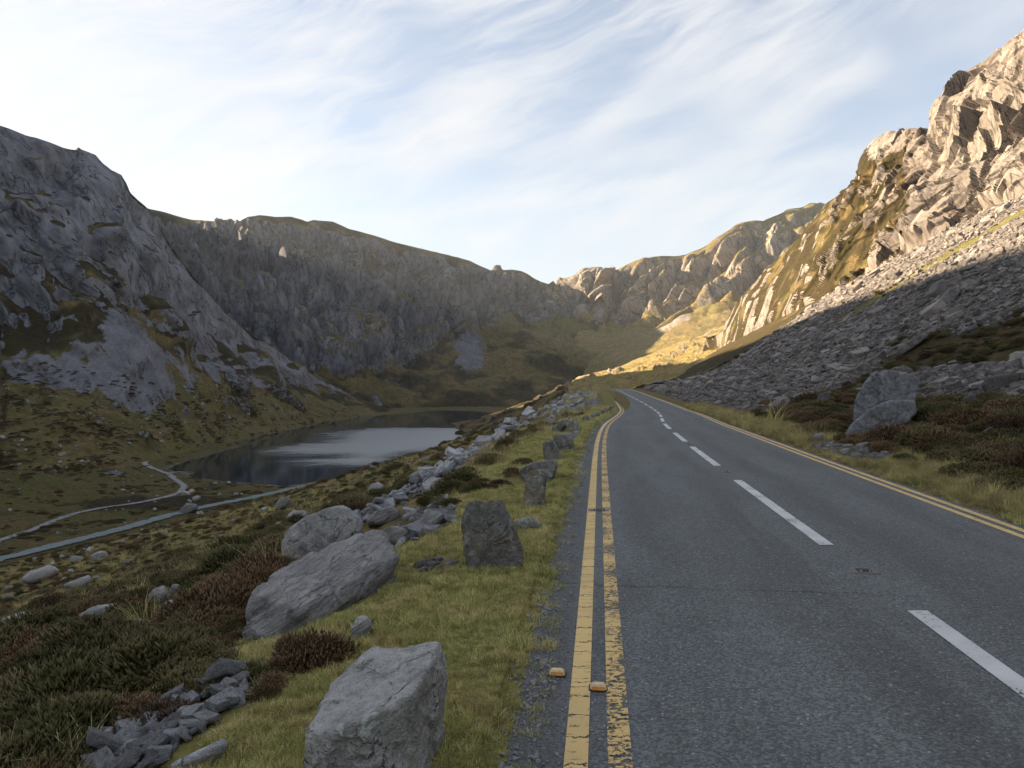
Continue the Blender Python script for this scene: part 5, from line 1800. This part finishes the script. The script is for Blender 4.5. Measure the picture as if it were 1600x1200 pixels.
def bush(r, n, mat, name, spiky=1.0):
    """heather: woody dome of short upright sprigs, each a thin three-sided spindle"""
    V_, Fc, tip = [], [], []
    lump = r.normal(size=(7, 3)); lump /= np.linalg.norm(lump, axis=1, keepdims=True)
    lamp = r.uniform(0.0, 0.35, 7)
    for i in range(n):
        d = r.normal(size=3); d[2] = abs(d[2]) * 0.9 + 0.02
        d /= np.linalg.norm(d)
        rad = 0.80 + (lamp * np.maximum(lump @ d, 0) ** 2).sum() - 0.1
        rr = rad * r.uniform(0.55, 1.0)
        c = d * np.array([1, 1, 0.70]) * rr
        dirn = d * np.array([0.65, 0.65, 0.4]) + np.array([0, 0, 0.75]) + r.normal(size=3) * 0.33
        dirn /= np.linalg.norm(dirn)
        L = r.uniform(0.09, 0.20) * spiky; w = r.uniform(0.013, 0.027)
        s1 = np.cross(dirn, [0.3, 0.8, 0.1]); s1 /= np.linalg.norm(s1)
        s2 = np.cross(dirn, s1)
        b = len(V_)
        for k in range(3):
            aa = k * 2.094
            V_.append(c + dirn * L * 0.35 + (s1 * math.cos(aa) + s2 * math.sin(aa)) * w)
            tip.append(0.45 if rr > 0.7 * rad else 0.0)
        V_.append(c - dirn * L * 0.4); tip.append(0.0)
        V_.append(c + dirn * L); tip.append(1.0 if rr > 0.75 * rad else 0.2)
        for k in range(3):
            k2 = (k + 1) % 3
            Fc += [(b + k, b + k2, b + 4), (b + k2, b + k, b + 3)]
    me = mesh_from(name, np.array(V_), np.array(Fc))
    set_attr(me, 'tip', np.array(tip))
    me.materials.append(mat)
    return me


r = np.random.default_rng(5)
HG = [bush(r, 1100, M['heather'], 'heather_bush') for _ in range(4)]
HB = [bush(r, 1100, M['heather_brown'], 'heather_bush') for _ in range(4)]
BUSH = HG + HB
GR = [blades(r, 46, 0.075, 0.035, 0.085, 0.0045, 0.9, 1.0, 'grass_clump', M['grass']) for _ in range(4)]
GD = [blades(r, 60, 0.10, 0.10, 0.26, 0.0045, 0.9, 1.0, 'tussock', M['drygrass'], 3) for _ in range(3)]
GG = [blades(r, 60, 0.10, 0.10, 0.24, 0.0050, 0.8, 1.0, 'green_tussock', M['grass'], 3) for _ in range(2)]


def rand_rot(r, n, tilt=0.12):
    return np.stack([r.normal(0, tilt, n), r.normal(0, tilt, n), r.uniform(0, 6.283, n)], -1)


# ---- heather on both sides
def heather_points(side, n, seed):
    r = np.random.default_rng(seed)
    Y = np.exp(r.uniform(math.log(2.6), math.log(150 if side < 0 else 170), n))
    if side < 0:
        uu = r.uniform(-330, 930, n)
        X = Y * (uu - 800) / F
        S = X - xc(Y)
        p = V3(X, Y, 0 * X)
        n7 = fbm(p / 3.2 + 31, 4); n8 = fbm(p / 14.0 + 11, 3)
        m = sstep(4.7, 5.9, -S + n7 * 1.6) * (0.68 + 0.6 * n8)
        m = m * np.where(Y > 50, sstep(9, 15, -S + n7 * 4), 1)
        rib = np.exp(-((S + 8.2 + 0.9 * np.sin(Y * 0.21)) / 1.1) ** 2) * sstep(15, 21, Y) * sstep(120, 80, Y)
        m = m * (1 - rib) * sstep(-0.35, -0.1, n7 + 0.15)
        ok = (r.random(n) < m) & (z_hill(X, Y) > z_valley(X, Y) + 1.0)
        zf = z_left
    else:
        uu = r.uniform(985, 2000, n)
        X = Y * (uu - 800) / F
        S = X - xc(Y)
        p = V3(X, Y, 0 * X)
        n7 = fbm(p / 5.0 + 31, 4); n8 = fbm(p / 16.0 + 11, 3)
        sc, strip = scree_right(S, Y, n7)
        m = sstep(3.9, 4.8, S + n7 * 1.0) * (0.85 + 0.5 * n8) * (1 - sstep(0.25, 0.6, sc)) * sstep(70, 60, S) * (1 - strip)
        ok = r.random(n) < m
        zf = z_right
    X, Y = X[ok], Y[ok]
    P = np.stack([X, Y, zf(X, Y)], -1)
    size = np.exp(r.normal(math.log(0.26), 0.35, len(X))) * np.interp(Y, [3, 10, 40, 150], [0.62, 0.95, 1.35, 2.0])
    brown = fbm(P / np.array([6, 6, 1e9]) + 70, 3) + 0.25 * r.normal(size=len(X))
    idx = np.where(brown > 0.16, 4, 0) + r.integers(0, 4, len(X))
    return P, size, idx, r


CLEAR = [(np.array(o.location), max(o.dimensions[:2]) * 0.5) for o in bpy.data.objects if o.name.startswith(('boulder', 'slate_slab')) and o.type == 'MESH' and o.parent is None]
KEEP_OUT_PX = [[(105, 1240), (155, 1140), (300, 1070), (400, 1050), (412, 1090), (320, 1160), (255, 1240)],
               [(375, 960), (480, 862), (590, 828), (622, 870), (545, 925), (430, 998), (380, 985)],
               [(437, 866), (440, 830), (527, 788), (575, 832), (500, 868)],
               [(1318, 682), (1335, 630), (1370, 575), (1436, 580), (1432, 632), (1360, 680)],
               [(540, 815), (640, 758), (745, 693), (826, 648), (840, 656), (755, 710), (668, 776), (600, 850), (560, 830)],
               [(600, 862), (600, 840), (660, 792), (722, 784), (712, 815), (640, 856)],
               [(640, 880), (660, 872), (710, 876), (705, 890), (660, 898)],
               [(1250, 690), (1290, 687), (1345, 696), (1405, 712), (1370, 726), (1325, 719), (1278, 706)],
               [(220, 945), (255, 912), (292, 920), (282, 975), (245, 980)]]


def clear_of_rocks(P, size, kk=0.85):
    ok = np.ones(len(P), bool)
    for c, rad in CLEAR:
        ok &= np.hypot(P[:, 0] - c[0], P[:, 1] - c[1]) > rad * kk + size * 0.35
    u, v = to_px(P)
    for poly in KEEP_OUT_PX:
        inside = sdf_poly(u, v - F * 0 / 1, np.array(poly, float)) < 0
        near = sdf_poly(u, v - F * size * 0.55 / np.maximum(P[:, 1], 1), np.array(poly, float)) < 0
        ok &= ~(inside | near)
    return ok


for side, n, seed in ((-1, 18000, 41), (1, 12500, 42)):
    P, size, idx, r = heather_points(side, n, seed)
    ok = clear_of_rocks(P, size)
    P, size, idx = P[ok], size[ok], idx[ok]
    rot = rand_rot(r, len(P), 0.15)
    top, rest = split_by_size(P, size, 150, 40)
    med = float(np.median(size[top]))
    for i in top:
        b = idx[i] >= 4
        if side < 0:
            lab = describe('faded brown heather bush' if b else 'dark green heather bush', P[i], size[i], med, None, 'on the bank below the verge', 2.2, 'bush')
            grp = 'brown heather bushes on the bank' if b else 'green heather bushes on the bank'
        else:
            lab = describe('faded brown heather bush' if b else 'dark green heather bush', P[i], size[i], med, None, 'between the road and the scree', 3.5, 'bush')
            grp = 'brown heather bushes under the scree' if b else 'green heather bushes under the scree'
        put_stone('heather_bush', BUSH[int(idx[i])], P[i], rot[i], size[i], lab, 'heather', grp)
    scatter('heather', P[rest], rot[rest], size[rest], idx[rest], BUSH, 'dark heather thicket covering the bank below the road' if side < 0 else 'dark heather thicket between the road and the scree', 'heather')

# ---- the clumps of heather that stand out close by
CLUMPS = [(450, 1045, 62, 1), (505, 1020, 45, 1), (395, 1060, 50, 0), (215, 1130, 62, 1), (275, 1085, 52, 0), (180, 1085, 55, 0), (330, 1035, 48, 0), (110, 1120, 62, 1), (55, 1180, 75, 0), (115, 1205, 60, 0), (25, 1090, 55, 0), (350, 1080, 36, 0), (425, 1085, 34, 1),
          (345, 1000, 30, 1), (300, 1010, 36, 0), (480, 965, 34, 0), (445, 970, 30, 0), (240, 1020, 40, 0), (150, 1030, 42, 0), (90, 1050, 42, 0), (20, 1015, 40, 0), (290, 965, 28, 1), (540, 905, 22, 0), (520, 880, 20, 0), (770, 760, 22, 1), (800, 745, 20, 1), (740, 770, 24, 0), (700, 785, 22, 0), (815, 725, 16, 1),
          (1470, 710, 42, 1), (1520, 735, 46, 0), (1570, 752, 48, 0), (1600, 765, 40, 0), (1590, 705, 42, 0), (1485, 668, 36, 1), (1540, 655, 42, 1), (1590, 640, 42, 0), (1440, 728, 26, 0), (1385, 705, 26, 1), (1300, 672, 34, 1), (1330, 688, 22, 1), (1262, 660, 30, 1), (1232, 650, 24, 1), (1290, 640, 26, 0), (1210, 638, 20, 1), (1360, 690, 22, 0), (1425, 680, 24, 1)]
r = np.random.default_rng(77)
for (uu, vv, rp, br) in CLUMPS:
    zf = z_left if uu < 900 else z_right
    for k in range(3):
        h = ray_hit(uu + r.normal() * rp * 0.45, min(vv + r.normal() * rp * 0.12, 1260), zf)
        if h is None: continue
        sz = rp * r.uniform(0.72, 1.05) * h[1] / F
        me = (HB if br else HG)[int(r.integers(4))]
        side_tail = 'on the bank below the verge' if uu < 900 else 'between the road and the scree'
        lab = describe('thick brown-tipped heather clump' if br else 'thick dark green heather clump', h, sz, rp * 0.88 * h[1] / F, None, side_tail, 2.5, 'bush')
        put_stone('heather_clump', me, h - np.array([0, 0, 0.1 * sz]), (r.normal() * 0.1, r.normal() * 0.1, r.uniform(0, 6.28)), sz, lab, 'heather', 'thick heather clumps on the bank' if uu < 900 else 'thick heather clumps under the scree')

# ---- grass on the verges
def grass_points(side, n, seed, ymax, smax):
    r = np.random.default_rng(seed)
    Y = np.exp(r.uniform(math.log(1.6), math.log(ymax), n))
    S = side * (2.64 + (smax - 2.64) * r.random(n) ** 1.15)
    X = xc(Y) + S
    u = 800 + F * X / Y
    ok = (u > -330) & (u < 2000)
    X, Y, S = X[ok], Y[ok], S[ok]
    n7 = fbm(V3(X, Y, 0 * X) / 0.9 + 3, 3)
    bare = sstep(0.22, 0.0, np.abs(S) - 2.74 + n7 * 0.26)
    ok = r.random(len(X)) > bare * 0.92
    X, Y, S = X[ok], Y[ok], S[ok]
    zf = z_left if side < 0 else z_right
    return np.stack([X, Y, np.maximum(zf(X, Y), np.where(np.abs(S) < 2.85, zsurf(X, Y), -99)) - 0.004], -1), S, r


P, S, r = grass_points(-1, 60000, 51, 60, 6.4)
ok = clear_of_rocks(P, np.full(len(P), 0.02), 0.55); P, S = P[ok], S[ok]
n7 = fbm(P / 0.55, 3)
size = np.exp(r.normal(-0.08, 0.30, len(P))) * np.interp(P[:, 1], [2, 8, 25, 60], [0.50, 0.68, 1.1, 1.8]) * (0.85 + 0.9 * np.clip(n7, -0.6, 1))
idx = r.integers(0, 4, len(P))
scatter('verge_grass', P, rand_rot(r, len(P), 0.2), size, idx, GR, 'short green grass on the verge with the marker stones', 'grass')
P, S, r = grass_points(1, 16000, 52, 60, 4.3)
ok = clear_of_rocks(P, np.full(len(P), 0.02), 0.55); P, S = P[ok], S[ok]
size = np.exp(r.normal(-0.1, 0.35, len(P))) * np.interp(P[:, 1], [4, 12, 30, 60], [0.45, 0.6, 0.9, 1.3])
pick = r.random(len(P))
scatter('roadside_grass', P, rand_rot(r, len(P), 0.2), size, np.where(pick < 0.55, r.integers(0, 3, len(P)), 3 + r.integers(0, 2, len(P))), GD + GG, 'long pale dry grass between the road and the heather', 'grass')
# taller tufts along the edge of the verge
r = np.random.default_rng(58)
n = 420
Y = np.exp(r.uniform(math.log(2.6), math.log(30), n))
S = -r.uniform(3.3, 5.6, n)
X = xc(Y) + S
P = np.stack([X, Y, z_left(X, Y)], -1)
nn = fbm(P / 1.1 + 17, 3)
P = P[(nn > 0.08)]
ok = clear_of_rocks(P, np.full(len(P), 0.02), 0.6); P = P[ok]
scatter('verge_tufts', P, rand_rot(r, len(P), 0.2), np.exp(r.normal(-0.85, 0.3, len(P))) * np.interp(P[:, 1], [3, 30], [0.9, 1.6]), r.integers(0, 5, len(P)), GD + GG, 'taller grass tufts along the edge of the verge', 'grass')
# tussocks among the heather
r = np.random.default_rng(61)
n = 20000
Y = np.exp(r.uniform(math.log(2.5), math.log(120), n))
X = Y * (r.uniform(-330, 930, n) - 800) / F
S = X - xc(Y)
n7 = fbm(V3(X, Y, 0 * X) / 4.0 + 90, 3)
ok = (S < -4.6) & (n7 > np.interp(Y, [3, 10, 25], [0.12, 0.04, -0.05])) & (z_hill(X, Y) > z_valley(X, Y) + 1) & (r.random(n) < 0.8)
X, Y = X[ok], Y[ok]
P = np.stack([X, Y, z_left(X, Y)], -1)
ok = clear_of_rocks(P, np.full(len(P), 0.08)); P = P[ok]
size = np.exp(r.normal(0, 0.35, len(P))) * np.interp(P[:, 1], [3, 12, 40, 120], [0.55, 0.9, 1.8, 3.4])
scatter('tussock_grass', P, rand_rot(r, len(P), 0.2), size, r.integers(0, 5, len(P)), GD + GG, 'yellow and green grass tussocks among the heather', 'grass')

# dark rushes and heather tufts on the far grass slopes
r = np.random.default_rng(91)
P = np.concatenate([FARPTS[r.integers(0, len(FARPTS), 9000)], VALPTS[r.integers(0, len(VALPTS), 5000)]])
cl = fbm(P / 14.0 + 44, 3)
P = P[cl + 0.15 * r.normal(size=len(P)) > 0.10]
size = np.exp(r.normal(-0.35, 0.4, len(P)))
scatter('rushes', P - np.array([0, 0, 0.1]), rand_rot(r, len(P), 0.15), np.stack([size * 1.3, size * 1.3, size * 0.7], -1), r.integers(0, 8, len(P)), BUSH, 'dark rush and heather tufts over the grass slopes across the valley', 'rushes')

# grit washed to the edges of the tarmac
r = np.random.default_rng(97)
n = 5200
Y = np.exp(r.uniform(math.log(1.8), math.log(40), n))
sd = np.where(r.random(n) < 0.72, -1.0, 1.0)
S = sd * (2.70 + r.normal(0, 0.085, n) + 0.04 * np.abs(r.normal(size=n)))
X = xc(Y) + S
P = np.stack([X, Y, zsurf(X, Y) + 0.004], -1)
keep = fbm(P / 0.5, 3) + 0.3 * r.normal(size=n) > -0.05
P = P[keep]
sz = np.exp(r.normal(math.log(0.016), 0.45, len(P))) * np.interp(P[:, 1], [2, 15, 40], [0.8, 1.3, 2.2])
scatter('grit', P, rand_rot(r, len(P), 0.6), sz, r.integers(0, 4, len(P)), GRIT, 'loose grit along the edges of the tarmac', 'grit')
# ------------------------------------------------------------------ the air in the valley
def add_haze(density):
    m = bpy.data.materials.new('valley_air')
    m.use_nodes = True
    t = NT(m.node_tree)
    v = t.n('ShaderNodeVolumePrincipled')
    v.inputs['Color'].default_value = (0.80, 0.90, 1.0, 1)
    v.inputs['Density'].default_value = density
    v.inputs['Anisotropy'].default_value = 0.2
    o = t.n('ShaderNodeOutputMaterial')
    t.link(v.outputs[0], o.inputs['Volume'])
    x0, x1, y0, y1, z0, z1 = -1000, 1500, -700, 2100, -60, 520
    me = mesh_from('haze', [(x, y, z) for z in (z0, z1) for y in (y0, y1) for x in (x0, x1)],
                   [(0, 2, 3, 1), (4, 5, 7, 6), (0, 1, 5, 4), (2, 6, 7, 3), (0, 4, 6, 2), (1, 3, 7, 5)], False)
    tag(link('haze', me, m), 'thin blue haze filling the valley air', 'haze', None, 'stuff')


add_haze(0.00005)
